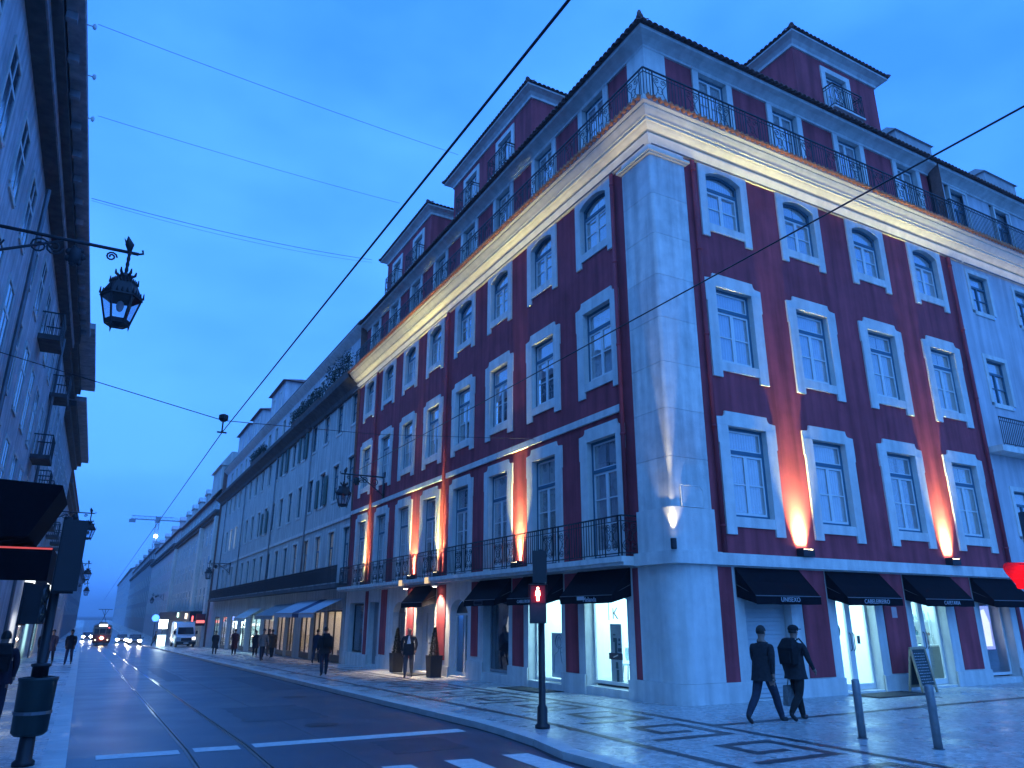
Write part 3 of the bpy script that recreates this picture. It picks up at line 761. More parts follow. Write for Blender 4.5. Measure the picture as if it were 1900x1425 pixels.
# openings, tram street side
fr=glazing('L',1.92,3.78,.20,2.40); room('L',1.75,4.6,.22,2.55,2.6,10)
glazing('L',4.94,6.82,.08,2.40); room('L',4.7,7.4,.08,2.55,2.6,10)
glazing('L',8.06,9.86,.12,2.40,mat=DKGL,frame=M('grey_shop_frame',(.30,.31,.32),.5)); room('L',8.0,10.0,.1,2.55,1.5,.2,light=False)
def arched_door(s0,s1,zb,side='L',leafmat=None,glow=False):
    w=s1-s0; m=(s0+s1)/2; loc,rz=spot(side,m,0,-.26); loc=tuple(Vector(loc)-RO)
    zs=2.02
    mb=MB(); a=arc(w,zs,.42,10); mb.prism([(w/2,2.96),(-w/2,2.96)]+list(reversed(a)),-.27,0); put('arch_stone',mb.mesh('arch_stone',STONE),RB,loc,rz)
    f=MB(); f.prism([(-w/2,zs-.06),(w/2,zs-.06)]+a,.02,.05); d=put('door',f.mesh('fanlight_panel',M('dark_fanlight',(.03,.035,.045),.3)),RB,loc,rz)
    g=MB(); t=.08
    for q in (-1,1): g.box(min(q*w/2,q*(w/2-t)),max(q*w/2,q*(w/2-t)),0,.05,zb,zs-.06)
    g.box(-.05,.05,0,.05,zb+t,zs-.06-t); g.box(-w/2+t,w/2-t,0,.05,zs-.06-t,zs-.06); g.box(-w/2+t,w/2-t,0,.05,zb,zb+t*1.5)
    put('door_frame',g.mesh('door_frame',leafmat or SASH),d)
    for q in (-1,1):
        p=MB(); xa,xb=sorted((q*.05,q*(w/2-t))); p.box(xa,xb,.02,.026,zb+t*1.5,zs-.06-t); put('pane',p.mesh('pane',DKGL),d)
    b=MB(); b.box(-w/2,w/2,.3,.32,zb,zs); put('door_blind',b.mesh('door_blind',M('grey_blind',(.34,.37,.36),.8)),d)
    return d
arched_door(11.10,12.62,-.18); arched_door(17.20,18.72,-.28,leafmat=M('grey_door_paint',(.16,.17,.18),.5))
# main entrance: white double door in a stone recess
def entrance(s0,s1,zb):
    w=s1-s0; loc,rz=spot('L',(s0+s1)/2,0,-.30); loc=tuple(Vector(loc)-RO)
    DM=M('white_door_paint',(.70,.70,.68),.45,.4,.05)
    for q in (-1,1):
        mb=MB(); a,b=sorted((q*.006,q*w/2)); mb.box(a,b,0,.05,zb,2.47)
        for (za,zc) in ((zb+.15,zb+.75),(zb+.9,zb+2.4)):
            mb.box(a+.12,b-.12,-.012,0,za,za+.03); mb.box(a+.12,b-.12,-.012,0,zc-.03,zc); mb.box(a+.12,a+.15,-.012,0,za+.03,zc-.03); mb.box(b-.15,b-.12,-.012,0,za+.03,zc-.03)
        d=put('door',mb.mesh('door_leaf',DM),RB,loc,rz)
        h=MB(); h.ball((q*.09,-.05,zb+1.05),.03,8); put('handle',h.mesh('handle',GREYM),d)
        g=MB(); g.box(q*w*.25-.07,q*w*.25+.07,-.016,-.012,zb+1.1,zb+2.2); put('pane',g.mesh('pane',PANE),d)
entrance(14.08,15.95,-.22)
def plain_door(s0,s1,zb,zt,mat,side='L'):
    w=s1-s0; loc,rz=spot(side,(s0+s1)/2,0,-.28); loc=tuple(Vector(loc)-RO)
    mb=MB(); mb.box(-w/2,w/2,0,.05,zb,zt); d=put('door',mb.mesh('door_leaf',mat),RB,loc,rz)
    for i in range(4):
        p=MB(); x=-w/2+w*(i+.5)/4; p.box(x-w*.1,x+w*.1,-.02,0,zb+.2,zt-.2); put('door_panel',p.mesh('door_panel',mat),d)
plain_door(20.70,22.10,-.3,2.46,M('grey_blue_door',(.22,.24,.26),.5))
glazing('L',22.95,25.3,.12,2.42,mat=DKGL,frame=BLACKP); room('L',22.9,25.4,.1,2.5,1.2,.2,light=False)
# openings, cross street side
def shutter(side,s0,s1,z0,z1):
    n=24; h=(z1-z0)/n; loc,rz=spot(side,(s0+s1)/2,0,-.24); loc=tuple(Vector(loc)-RO); w=s1-s0
    SM=M('grey_shutter_metal',(.46,.48,.48),.5,.4,.08,metal=.2)
    bx=MB(); bx.box(-w/2,w/2,.02,.06,z0,z1); r=put('roller_shutter',bx.mesh('shutter_curtain',SM),RB,loc,rz)
    sm=MB(); sm.prism([(-.022,0),(-.006,h*.94),(.02,h*.94),(.02,0)],-w/2+.02,w/2-.02,'x'); sl=sm.mesh('slat',SM)
    for i in range(n): put('slat',sl,r,(0,0,z0+i*h))
shutter('R',2.05,3.62,.03,2.46)
glazing('R',5.30,6.84,.06,2.40,'door'); room('R',4.9,7.8,.05,2.5,2.8,10)
glazing('R',8.45,10.02,.06,2.40,'door'); room('R',8.1,11.4,.05,2.5,2.8,6)
glazing('R',11.73,13.30,.20,2.40,mat=DKGL); room('R',11.7,13.4,.2,2.5,1.4,.3,light=False)
# transom bar across the head of each opening on both fronts
for side,opens in (('L',[LO[0],LO[1],LO[2]]),('R',RO_)):
    for a,b,t in opens:
        w=b-a; loc,rz=spot(side,(a+b)/2,0,-.20); mb=MB(); ar=arc(w,t-.22,.17,8)
        mb.prism([(w/2,t+.02),(-w/2,t+.02)]+list(reversed(ar)),-.195,-.02)
        put('arch_head_stone',mb.mesh('arch_head_stone',STONE),RB,tuple(Vector(loc)-RO),rz)
# --- black awnings
def awning(side,s0,s1,zt=3.02,zf=2.36,zv=2.18,o=.62):
    loc,rz=spot(side,(s0+s1)/2,0,0); loc=tuple(Vector(loc)-RO); w=s1-s0; h=w/2
    mb=MB(); t=.012
    n=8; v=[]
    for i in range(n+1):
        x=-h+w*i/n; sg=.018*math.sin(math.pi*i/n)
        v+=[(x,-.03,zt),(x,-o*.5,(zt+zf)/2-sg),(x,-o,zf),(x,-o-.004,zv+.012*((i*7)%3-1)*.5)]
    f=[(4*i+j,4*i+4+j,4*i+5+j,4*i+1+j) for i in range(n) for j in range(3)]
    mb.add(v,f)
    k=len(mb.v); mb.add([(x,y-.0,z-t) for x,y,z in v],f)
    a=put('awning',mb.mesh('awning_canvas',AWN),RB,loc,rz)
    for q in (-1,1):
        c=MB(); c.prism([(-.03,zt),(-o,zf),(-o,zv),(-.03,zf-.02)],q*h-.006,q*h+.006,'x'); put('awning_cheek',c.mesh('awning_cheek',AWN),a)
    r=MB(); r.tube([(-h,-.03,zt-.4),(-h,-o,zf),(h,-o,zf),(h,-.03,zt-.4)],.012,5); put('awning_frame',r.mesh('awning_frame',GREYM),a)
    return a
for s0,s1 in ((1.68,4.02),(4.78,7.04),(7.84,10.10),(13.9,16.15)): awning('L',s0,s1)
for s0,s1 in ((1.80,4.0),(5.0,7.18),(8.2,10.42),(11.45,13.6)): awning('R',s0,s1,3.0,2.33,2.15)
facade_text('UNISEXO','R',2.93,2.245,.632,.15,PRINT); facade_text('CABELEIREIRO','R',6.12,2.235,.632,.15,PRINT); facade_text('CAFETARIA','R',9.36,2.235,.632,.14,PRINT)
facade_text('CABELEIREIRO','L',5.95,2.265,.632,.13,PRINT)
mb=MB(); mb.box(-.16,.16,-.004,.004,-.045,.045); lo_,rz=spot('L',3.02,2.30,.634); put('awning_emblem',mb.mesh('emblem',PRINT),RB,tuple(Vector(lo_)-RO),rz)
facade_text('Melanda','L',2.62,2.262,.632,.17,PRINT)
# faded framed sign on the third awning
mb=MB()
for z in (-.06,.06): mb.box(-.3,.3,-.003,.003,z-.006,z+.006)
for x in (-.3,.3): mb.box(x-.006,x+.006,-.003,.003,-.054,.054)
lo_,rz=spot('L',9.0,2.265,.632); put('awning_emblem',mb.mesh('emblem',M('faded_print',(.14,.13,.15),.8)),RB,tuple(Vector(lo_)-RO),rz)

# --- light fittings of the facades
WARM=(1.0,.80,.36)
def uplight(side,s,z,o,power,spot_deg=46,blend=.6,lean=3.0,body=True,col=WARM):
    p=wp(side,s,o,z); mb=MB(); mb.lathe([(.075,0),(.085,.02),(.085,.20),(.07,.205),(.07,.17),(.01,.165)],12,p); 
    q=wp(side,s,0,z+.06); mb.tube([wp(side,s,.0,z+.08),wp(side,s,o,z+.08)],.025,6)
    r=wob('uplight',mb,IRON,RB)
    ln=MB(); ln.lathe([(.066,.172),(.066,.178)],12,p); ob('lens',ln,EM('uplight_lens',(1,.8,.5),18),r)
    tgt=Vector(wp(side,s,o-math.tan(rad(lean)),z+1.2)); src=Vector((p[0],p[1],p[2]+.22)); d=(Vector(wp(side,s,o-math.sin(rad(lean)),z+.22+math.cos(rad(lean))))-src)
    lamp('uplight_beam','SPOT',tuple(src-RO),power,col,RB,d.to_track_quat('-Z','Y').to_euler(),spot_size=rad(spot_deg),spot_blend=blend,shadow_soft_size=.03)
def wall_washer(side,s,z,power,flame,col=(1.0,.93,.34)):
    """wide lensed uplight at the foot of a wall strip: housing, lens, collimated beam"""
    o=.12; a=wp(side,s-.21,.02,z); b=wp(side,s+.21,.24,z+.19); mb=MB(); mb.box(min(a[0],b[0]),max(a[0],b[0]),min(a[1],b[1]),max(a[1],b[1]),z,z+.17)
    for q in (-.21,.19):
        a=wp(side,s+q,.02,0); b=wp(side,s+q+.02,.24,0); mb.box(min(a[0],b[0]),max(a[0],b[0]),min(a[1],b[1]),max(a[1],b[1]),z+.171,z+.21)
    r=wob('uplight',mb,IRON,RB)
    a=wp(side,s-.17,.07,0); b=wp(side,s+.17,.22,0); ln=MB(); ln.box(min(a[0],b[0]),max(a[0],b[0]),min(a[1],b[1]),max(a[1],b[1]),z+.172,z+.178); ob('lens',ln,EM('uplight_lens',(1,.8,.5),18),r)
    src=Vector(wp(side,s,o,z+.19)); d=Vector(wp(side,0,-.18,1))-Vector(wp(side,0,0,0))
    q=d.to_track_quat('-Z','Y').to_euler() if side=='R' else (d.to_track_quat('-Z','X')).to_euler()
    lamp('uplight_beam','AREA',tuple(src-RO),power,col,RB,q,shape='RECTANGLE',size=.40,size_y=.12,spread=rad(52))
    lamp('uplight_core','SPOT',tuple(Vector(wp(side,s,.10,z+.19))-RO),flame,(1.0,.85,.35),RB,(Vector(wp(side,0,-.18,1))-Vector(wp(side,0,0,0))).to_track_quat('-Z','Y').to_euler(),spot_size=rad(40),spot_blend=1.0,shadow_soft_size=.02)
wall_washer('R',4.25,3.33,120,500); wall_washer('R',10.60,3.33,120,500)
for s in (7.30,13.62,16.45,22.9): wall_washer('L',s,3.30,115,200)
# corner pilaster spot, set on the arris of the corner
mb=MB(); mb.lathe([(.06,0),(.07,.02),(.07,.24),(.058,.245),(.058,.21),(.01,.2)],12,(-.22,-.22,3.325)); mb.tube([(-.10,-.10,3.40),(-.22,-.22,3.40)],.025,6); r_=wob('uplight',mb,IRON,RB)
ln=MB(); ln.lathe([(.054,.212),(.054,.218)],12,(-.22,-.22,3.325)); ob('lens',ln,EM('uplight_lens',(1,.8,.5),18),r_)
_s=Vector((-.22,-.22,3.58)); _d=Vector((.02,.02,1))
lamp('uplight_beam','SPOT',tuple(_s-RO),1100,(1.0,.84,.50),RB,_d.to_track_quat('-Z','Y').to_euler(),spot_size=rad(17),spot_blend=.6,shadow_soft_size=.03)
lamp('uplight_spill','SPOT',tuple(_s-RO),110,(1.0,.84,.50),RB,(Vector((.22,.22,1))).to_track_quat('-Z','Y').to_euler(),spot_size=rad(46),spot_blend=.9,shadow_soft_size=.03)
# downlights under the balcony, either side of the entrance
for s in (13.45,16.55):
    p=wp('L',s,.30,2.93); mb=MB(); mb.box(p[0]-.11,p[0]+.11,s-.11,s+.11,2.93,3.048); r=wob('balcony_downlight',mb,STONE,RB)
    ln=MB(); ln.lathe([(.07,-.012),(.07,-.002)],12,p); ob('lens',ln,EM('downlight_lens',(1,.86,.62),25),r)
    lamp('downlight_beam','SPOT',tuple(Vector((p[0],s,2.90))-RO),750,(1.0,.80,.52),RB,(0,0,0),spot_size=rad(95),spot_blend=.7,shadow_soft_size=.05)
# stone blocks on the slab edge, lamplight put into them as a glow
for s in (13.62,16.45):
    mb=MB(); mb.box(-.60,-.561,s-.15,s+.15,3.04,3.27); wob('slab_glow_block',mb,EM('glowing_stone',(1,.72,.42),.75),RB)
# street name plate on the pilaster
pl=MB(); pl.prism([(.20,4.34),(.90,4.34),(.90,4.76),(.80,4.87),(.20,4.87)],-.105,-.09); P_=wob('street_plate',pl,STONE,RB)
pf=MB(); pf.tube([(.21,-.108,4.35),(.89,-.108,4.35),(.89,-.108,4.755),(.795,-.108,4.86),(.21,-.108,4.86),(.21,-.108,4.35)],.008,4); ob('plate_border',pf,M('plate_border',(.75,.74,.70),.6),P_)
# ---------------------------------------------------------------- neighbouring houses
def far_window(w,h,mat_s=STONE,sw=.16,pane=PANE,bars=True,key=None,leg=False):
    """a plainer window: stone surround with its frame, pane and curtain"""
    def f():
        s=MB(); hw=w/2
        for q in (-1,1): a,b=sorted((q*hw,q*(hw+sw))); s.box(a,b,-.04,.2,-(.3 if leg else 0),h)
        s.box(-hw-sw,hw+sw,-.04,.2,h+.002,h+sw); s.box(-hw+.002,hw-.002,-.04,.2,-sw,0)
        fr=MB(); t=.05
        for q in (-1,1): a,b=sorted((q*hw,q*(hw-t))); fr.box(a,b,.1,.17,0,h)
        fr.box(-hw+t,hw-t,.1,.17,0,t); fr.box(-hw+t,hw-t,.1,.17,h-t,h); fr.box(-hw+t,hw-t,.1,.17,h*.68,h*.68+.08); fr.box(-.04,.04,.1,.17,t,h*.68)
        fr.box(-hw+t,-.04,.11,.16,h*.36,h*.36+.03); fr.box(.04,hw-t,.11,.16,h*.36,h*.36+.03)
        p=MB(); p.box(-hw+t,hw-t,.13,.136,t,h-t)
        c=MB(); c.box(-hw,hw,.175,.185,0,h)
        return s.mesh('window_surround',mat_s),fr.mesh('window_frame',FRAME),p.mesh('pane',pane),c.mesh('curtain',CURT)
    return cached(('fw',w,h,mat_s.name,sw,pane.name,leg),f)
def place_far(root, side, s, z, w, h, o=0.0, lit=None, base=None, **kw):
    a,b,c,d=far_window(w,h,**kw); 
    if base is None: loc,rz=spot(side,s,z,o); loc=Vector(loc)-root.location
    else: loc,rz=base(s,z)
    win=put('window',a,root,tuple(loc),rz); put('window_frame',b,win); put('pane',c,win)
    cu=put('curtain',d,win)
    if lit:
        m=MB(); m.box(-w/2+.08,w/2-.08,.14,.15,.1,h-.1); ob('lit_blind',m,lit,win)
    return win
# --- pale house next along the cross street
NB=thing('pale_building','pale lilac house beyond the red one, its cornice running on','building',(21,8,0))
X0,X1=REND+.02,34.0
nbw=[15.5+3.05*i for i in range(6)]
hs=[]
for s in nbw: hs+=[(s-.72,s+.72,12.4,14.1),(s-.72,s+.72,8.9,10.75),(s-.72,s+.72,4.3,6.0)]
wob('wall',wall_mb('R',X0,X1,-.3,14.6,hs,-.01),LILAC,NB)
for s in nbw:
    place_far(NB,'R',s,12.5,1.2,1.5,-.01); place_far(NB,'R',s,9.0,1.2,1.65,-.01); place_far(NB,'R',s,4.4,1.2,1.5,-.01)
def sweep_line(prof, side, s0, s1):
    mb=MB(); n=len(prof)
    for s in (s0,s1):
        for o,z in prof: mb.v.append(wp(side,s,o,z))
    for i in range(n-1): mb.f.append((i,i+1,n+i+1,n+i)); mb.m.append(0)
    return mb
wob('cornice',sweep_line(PROF,'R',REND+.06,X1),CREAM,NB)
wob('tile_bed_mortar',sweep_line([(.30,15.10),(.62,15.105),(.69,15.14),(.69,15.29),(.2,15.34)],'R',REND+.06,X1),MORT,NB)
tile_row(NB,pan_mesh(),'R',REND+.06,24,.205,.66,15.145,TILE)
cornice_led('R',REND+.1,X1-.1,14.02,.44,.9,NB)
wob('attic_wall',wall_mb('R',X0,X1,15.0,18.1,[(s-.6,s+.6,15.3,17.9) for s in nbw],-.2),LILAC,NB)
for s in nbw: place_far(NB,'R',s+.25,15.3,1.05,2.5,-.2,sw=.1)
wob('eave_cove',sweep_line(EAVE,'R',REND+.03,X1),STONE,NB)
tile_row(NB,cover_mesh(),'R',REND,26,.215,.30,18.24,ROOFD)
rf=MB(); rf.quad((X0,-.30,18.23),(X1,-.30,18.23),(X1,6.2,21.2),(X0,6.2,21.2)); rf.quad((X0,6.2,21.2),(X1,6.2,21.2),(X1,16,18),(X0,16,18)); wob('roof',rf,ROOFD,NB)
for x0,x1,y0,z1 in ((16.6,19.2,2.6,22.9),(23.5,26.2,2.6,23.0)):
    c=MB(); c.box(x0,x1,y0,y0+1.6,19,z1-.3); c.prism([(y0-.1,z1-.3),(y0+1.7,z1-.3),(y0+1.3,z1),(y0+.3,z1)],x0-.1,x1+.1,'x'); wob('chimney_stack',c,M('chimney_render',(.40,.38,.37),.9),NB)
for i in range(5): p=Vector((X0+3.6*(i+.5),-.42,15.32)); put('railing',railing_mesh(3.6,1.3,(),.1),NB,tuple(p-NB.location),0)
put('railing_return',railing_mesh(.62,1.3,(),.1),NB,tuple(Vector((X0+.02,-.10,15.32))-NB.location),rad(90))
bs=MB(); bs.box(X0,X1,-.5,0,7.1,7.3); wob('balcony_slab',bs,STONE,NB)
bb=MB(); bb.box(X0,X1,-.17,0,3.04,3.32); wob('belt_course',bb,STONE,NB)
for i in range(3): put('railing',railing_mesh(3.6,1.0,()),NB,tuple(Vector((X0+.2+3.6*(i+.5),-.46,7.3))-NB.location),0)

# --- pale grey house along the tram street
GB=thing('grey_building','long pale grey house with a dark deep cornice beside the red corner house','building',(5,53,0))
G0,G1=LEND+.02,80.3
gw=[26.9+3.07*i for i in range(17)]
hs=[]
for s in gw: hs+=[(s-.75,s+.75,12.4,14.4),(s-.75,s+.75,8.3,10.6),(s-.75,s+.75,3.5,6.6)]
shops=[(26.7,29.6),(30.2,32.4),(33.2,35.6),(37.5,39.2),(40.2,42.6),(44.0,47.5),(49.0,53.0),(55.5,58.0),(60,63.5),(66,69),(71,74.5)]
wob('wall',wall_mb('L',G0,G1,-2.2,14.9,hs+[(a,b,-2.2,2.15-.0195*(a-26)*.5) for a,b in shops],-.02),PALE,GB)
LITW=EM('lit_upper_room',(.75,.9,1.0),1.6); LITD=EM('dim_lit_room',(.6,.62,.6),.16)
for i,s in enumerate(gw):
    far=s>58
    for (z,h,w) in ((12.5,1.85,1.25),(8.4,2.15,1.25),(3.6,2.95,1.25)):
        place_far(GB,'L',s,z,w,h,-.02,sw=.14,lit=(LITW if (z==8.4 and i in (13,14)) else (LITD if (z==3.6 and i in (1,2,3,4)) else None)))
GPROF=[(0,14.3),(.15,14.35),(.2,14.6),(.45,14.8),(.75,14.95),(.8,15.2),(.7,15.25),(0,15.3)]
GDARK=M('dark_stone',(.11,.105,.105),.9,.2,.25,1.5,streak=.3)  # dark grey stone with uneven tone and vertical streaks
wob('cornice',sweep_line(GPROF,'L',G0,G1),GDARK,GB)
wob('attic_wall',wall_mb('L',G0,G1,15.2,18.4,[(s-.6,s+.6,15.6,17.7) for s in gw],-.25),LILAC,GB)
for s in gw: place_far(GB,'L',s,15.6,1.05,2.05,-.25,sw=.12)
wob('eave_cove',sweep_line([(-.25,18.1),(.0,18.3),(.22,18.5),(.22,18.62)],'L',G0,G1),STONE,GB)
rf=MB(); rf.quad((-.28,G0,18.6),(-.28,G1,18.6),(6,G1,21.3),(6,G0,21.3)); rf.quad((6,G0,21.3),(6,G1,21.3),(12,G1,18),(12,G0,18)); rf.quad((-.2,G1,-2),(-.2,G1,18.6),(8,G1,20.5),(8,G1,-2)); wob('roof',rf,ROOFD,GB)
def plain_dormer(root, side, s0,s1,d,zb,zt,wall=LILAC,wins=1):
    mb=MB(); p=wp(side,s0,-d,zb); q=wp(side,s1,-d-4,zt); mb.box(min(p[0],q[0]),max(p[0],q[0]),min(p[1],q[1]),max(p[1],q[1]),zb,zt); r=wob('dormer',mb,wall,root)
    rm=MB(); e=.35; m=min((s1-s0)/2,2)*.95
    A=wp(side,s0-e,-d+e,zt);B=wp(side,s1+e,-d+e,zt);C_=wp(side,s1+e,-d-4,zt);D=wp(side,s0-e,-d-4,zt);E_=wp(side,s0+m,-d-m,zt+m*.5);F=wp(side,s1-m,-d-m,zt+m*.5)
    rm.add([A,B,F,E_],[(0,1,2,3)]); rm.add([A,E_,D],[(0,1,2)]); rm.add([B,C_,F],[(0,1,2)]); rm.add([C_,D,E_,F],[(0,1,2,3)]); rm.add([A,B,C_,D],[(0,1,2,3)]); ob('dormer_roof',rm,ROOFD,r)
    for i in range(wins):
        s=s0+(s1-s0)*(i+.5)/wins; place_far(root,side,s,zb+(zt-zb)*.32,.95,(zt-zb)*.5,-d+.03,sw=.12)
for s0,s1 in ((53.6,60.0),(65,70.5),(72.3,79.6)): plain_dormer(GB,'L',s0,s1,1.0,18.7,22.8,wins=2)
bs=MB(); bs.box(-.62,0,G0,G1-3,3.28,3.5); wob('balcony_slab',bs,GDARK,GB)
for i in range(16): 
    p=Vector((-.58,G0+.1+3.15*(i+.5),3.5)); put('railing',railing_mesh(3.15,.95,(),.085),GB,tuple(p-GB.location),rad(-90))
st=MB(); st.box(-.06,0,G0,G1,7.0,7.2); wob('string_course',st,STONE,GB)
for yy in (36.5,48.2,63.0,75.5):
    m=MB(); m.tube([(-.09,yy,3.5),(-.09,yy,14.4)],.06,8); wob('downpipe',m,M('zinc_pipe',(.22,.24,.26),.5),GB,True)
SHM=M('green_shutter',(.05,.11,.10),.7)
for (s_,z_) in ((33.0,8.4),(45.3,12.5),(39.2,12.5),(51.5,8.4)):
    for q in (-1,1): m=MB(); m.box(-.10,-.05,s_+q*1.0-.32,s_+q*1.0+.32,z_,z_+1.8); wob('window_shutter',m,SHM,GB)
# roof-terrace greenery on the dark cornice
def leafy(n,box,size,mat,name,root=None):
    mb=MB()
    for i in range(n):
        c=Vector((random.uniform(*box[0]),random.uniform(*box[1]),random.uniform(*box[2])))
        a=Vector((random.uniform(-1,1),random.uniform(-1,1),random.uniform(-.4,1))).normalized(); b=a.orthogonal().normalized(); l=size*random.uniform(.6,1.5)
        mb.add([c,c+a*l*.5+b*l*.22,c+a*l,c+a*l*.5-b*l*.22],[(0,1,2,3)])
    return mb
LEAF=M('dark_leaves',(.015,.025,.016),.7,.3,.4,8)
def planter_row(s0,s1,z0,z1,root,lab):
    t=thing('terrace_plants',lab,'plants',(-.55,(s0+s1)/2,15.25),group='plants on the dark cornice')
    tr=MB(); tr.box(-.15,.15,-(s1-s0)/2,(s1-s0)/2,0,.3); ob('trough',tr,M('clay_trough',(.12,.07,.05),.8),t)
    lv=leafy(int(260*(s1-s0)),((-.28,.28),(-(s1-s0)/2,(s1-s0)/2),(.2,z1-15.25)),.16,LEAF,'foliage'); ob('foliage',lv,LEAF,t)
planter_row(26.6,31.5,15.3,16.9,GB,'dark leafy plants on the grey house cornice right beside the red house')
planter_row(33,41,15.3,16.3,GB,'long dark row of plants on the grey house cornice')
planter_row(52,58,15.3,16.2,GB,'far dark clump of plants on the grey house cornice below the dormers')
# its shops: lit windows with interiors
def gshop(a,b,zt,glow,power):
    zf=gz((a+b)/2)+.05
    mb=MB(); d=2.0
    mb.box(.35,.35+d,a,b,zf,zt)
    r=wob('shop_interior',MB().quad((.35+d,a,zf),(.35+d,b,zf),(.35+d,b,zt),(.35+d,a,zt)).quad((.05,a,zf),(.35+d,a,zf),(.35+d,a,zt),(.05,a,zt)).quad((.05,b,zf),(.35+d,b,zf),(.35+d,b,zt),(.05,b,zt)).quad((.05,a,zt),(.35+d,a,zt),(.35+d,b,zt),(.05,b,zt)).quad((.05,a,zf),(.35+d,a,zf),(.35+d,b,zf),(.05,b,zf)),ROOMW,GB)
    pm=MB(); pm.box(.5,2.1,a+.2,b-.2,zt-.06,zt-.03); ob('ceiling_panel_lamp',pm,EM('shop_glow_%s_%g'%(glow,power),{'warm':(1,.72,.42),'cool':(.55,.95,1.0),'white':(.9,.97,1.0)}[glow],power),r)
    f=MB(); t=.08; zb=zf+.35
    for y in (a,(a+b)/2-.04,b-t): f.box(.02,.10,y,y+t,zf,zt)
    f.box(.02,.10,a+t,b-t,zt-t,zt); f.box(.015,.105,a+t,b-t,zf,zb); w=wob('shop_window',f,BLACKP,GB)
    for (p,q) in ((a+t,(a+b)/2-.04),((a+b)/2+.04,b-t)):
        g=MB(); g.box(.055,.062,p,q,zb,zt-t); ob('pane',g,SHOPG,w)
    # things on display
    for k in range(5):
        y=a+.4+(b-a-.8)*k/4; h=random.uniform(.4,1.3); x=random.uniform(.5,1.6)
        dd=MB(); dd.box(x,x+.3,y-.15,y+.15,zf,zf+h); ob('display_plinth',dd,M('display_tone_%d'%(k%3),[(.5,.3,.25),(.15,.15,.18),(.6,.58,.5)][k%3],.6),r)
for (a,b),gl,pw in zip(shops,('warm','warm','warm','warm','warm','warm','cool','cool','white','white','cool'),(3,3.4,3.4,3.4,3.4,2.5,8,7,7,5,5)):
    gshop(a,b,2.15-.0195*(a-26)*.5,gl,pw)
# striped canvas awnings over them
PBL=M('pale_blue_canvas',(.42,.48,.55),.85,.2,.08); NVY=M('navy_canvas',(.05,.07,.14),.85,.2,.1)
def street_awning(y0,y1,zt,zv,o,label,stripe=True,mat=PBL):
    t=thing('shop_awning',label,'awning',(0,(y0+y1)/2,zt)); h=(y1-y0)/2; n=6
    for i in range(n):
        a=-h+2*h*i/n; b=-h+2*h*(i+1)/n; m=NVY if (stripe and i in (2,)) else mat
        mb=MB(); mb.prism([(-.02,0),(-o,zv+.25-zt),(-o,zv-zt),(-o+.01,zv-zt),(-o+.012,zv+.24-zt),(-.02,-.015)],a,b); mb.xf(Matrix.Identity(4))
        ob('canvas_strip',mb,m,t)
    r=MB(); r.tube([(-.02,-h,-.5),(-o,-h,zv+.22-zt),(-o,h,zv+.22-zt),(-.02,h,-.5)],.02,5); ob('awning_frame',r,GREYM,t)
street_awning(26.4,35.9,2.75,1.75,1.6,'pale blue striped canvas awning beside the red corner house')
street_awning(37.0,43.2,2.6,1.6,1.5,'greyish canvas awning over warm lit shop windows further along',False,M('grey_canvas',(.22,.24,.26),.85))
street_awning(48.5,53.6,2.4,1.4,1.3,'pale awning over the cyan lit shop',False,M('pale_canvas',(.50,.52,.52),.85))

# --- further houses down the tram street, right side
def far_house(name,label,y0,y1,zc,wallm,ncol,rows,attic=True,dark=GDARK,x=0.0,side=1,dormers=0,zbase=None,grp=None):
    """side 1: right of the street, wall at x facing -x; side -1: left of the street facing +x"""
    ym=(y0+y1)/2; zb=gz(y1)-.4
    t=thing(name,label,'building',(x+side*4,ym,gz(ym)),group=grp)
    off=t.location
    def W(nm,mb,mats,**k):
        o=ob(nm,mb,mats,t,**k); o.location=(-off.x,-off.y,-off.z); return o
    X=lambda o:x-side*o
    xs=(x,x+side*10); mb=MB(); mb.box(min(xs),max(xs),y0,y1,zb,zc); W('wall',mb,wallm)
    c=MB(); a,b=sorted((X(.7),x+side*.2)); c.box(a,b,y0-.05,y1,zc,zc+.35); a,b=sorted((X(.4),x+side*.2)); c.box(a,b,y0,y1,zc-.35,zc-.002); W('cornice',c,dark)
    if attic:
        a_=MB(); a,b=sorted((x+side*.4,x+side*9)); a_.box(a,b,y0,y1,zc+.352,zc+3.0); W('attic_wall',a_,wallm)
    zr=zc+(3.0 if attic else .35)
    r=MB(); r.prism([(X(.15) ,zr),(x+side*5,zr+2.4),(x+side*10,zr)],y0,y1); W('roof',r,ROOFD)
    pb=(y1-y0)/ncol
    for i in range(ncol):
        yy=y0+pb*(i+.5)
        for (z,h) in rows+([(zc+.7,1.7)] if attic else []):
            a,bm,c_,d=far_window(1.2,h,STONE,.13); loc=(x+(side*.4 if z>zc else 0)-side*.0-off.x,yy-off.y,z-off.z)
            w=put('window',a,t,(loc[0]-side*.01,loc[1],loc[2]),rad(-90) if side==1 else rad(90)); 
            pn=MB(); p=cached(('farpane',h),lambda:MB().box(-.6,.6,-.015,-.005,0,h).mesh('pane',M('far_pane',(.05,.07,.09),.08,.8,.1))); put('pane',p,w)
            fb=cached(('farbar',h),lambda:MB().box(-.03,.03,-.03,-.016,0,h).box(-.6,-.032,-.03,-.016,h*.62,h*.67).box(.032,.6,-.03,-.016,h*.62,h*.67).mesh('window_frame',SASH)); put('window_frame',fb,w)
    for i in range(dormers):
        yy=y0+(y1-y0)*(i+.5)/dormers; d=MB(); a,b=sorted((x+side*.6,x+side*4)); d.box(a,b,yy-1.5,yy+1.5,zr,zr+2.2); d.prism([(yy-1.8,zr+2.2),(yy+1.8,zr+2.2),(yy,zr+3.1)],a-.2,b,'x'); W('dormer',d,wallm)
    return t,W
ROWS=[(3.2,2.6),(7.6,2.1),(11.6,1.8)]
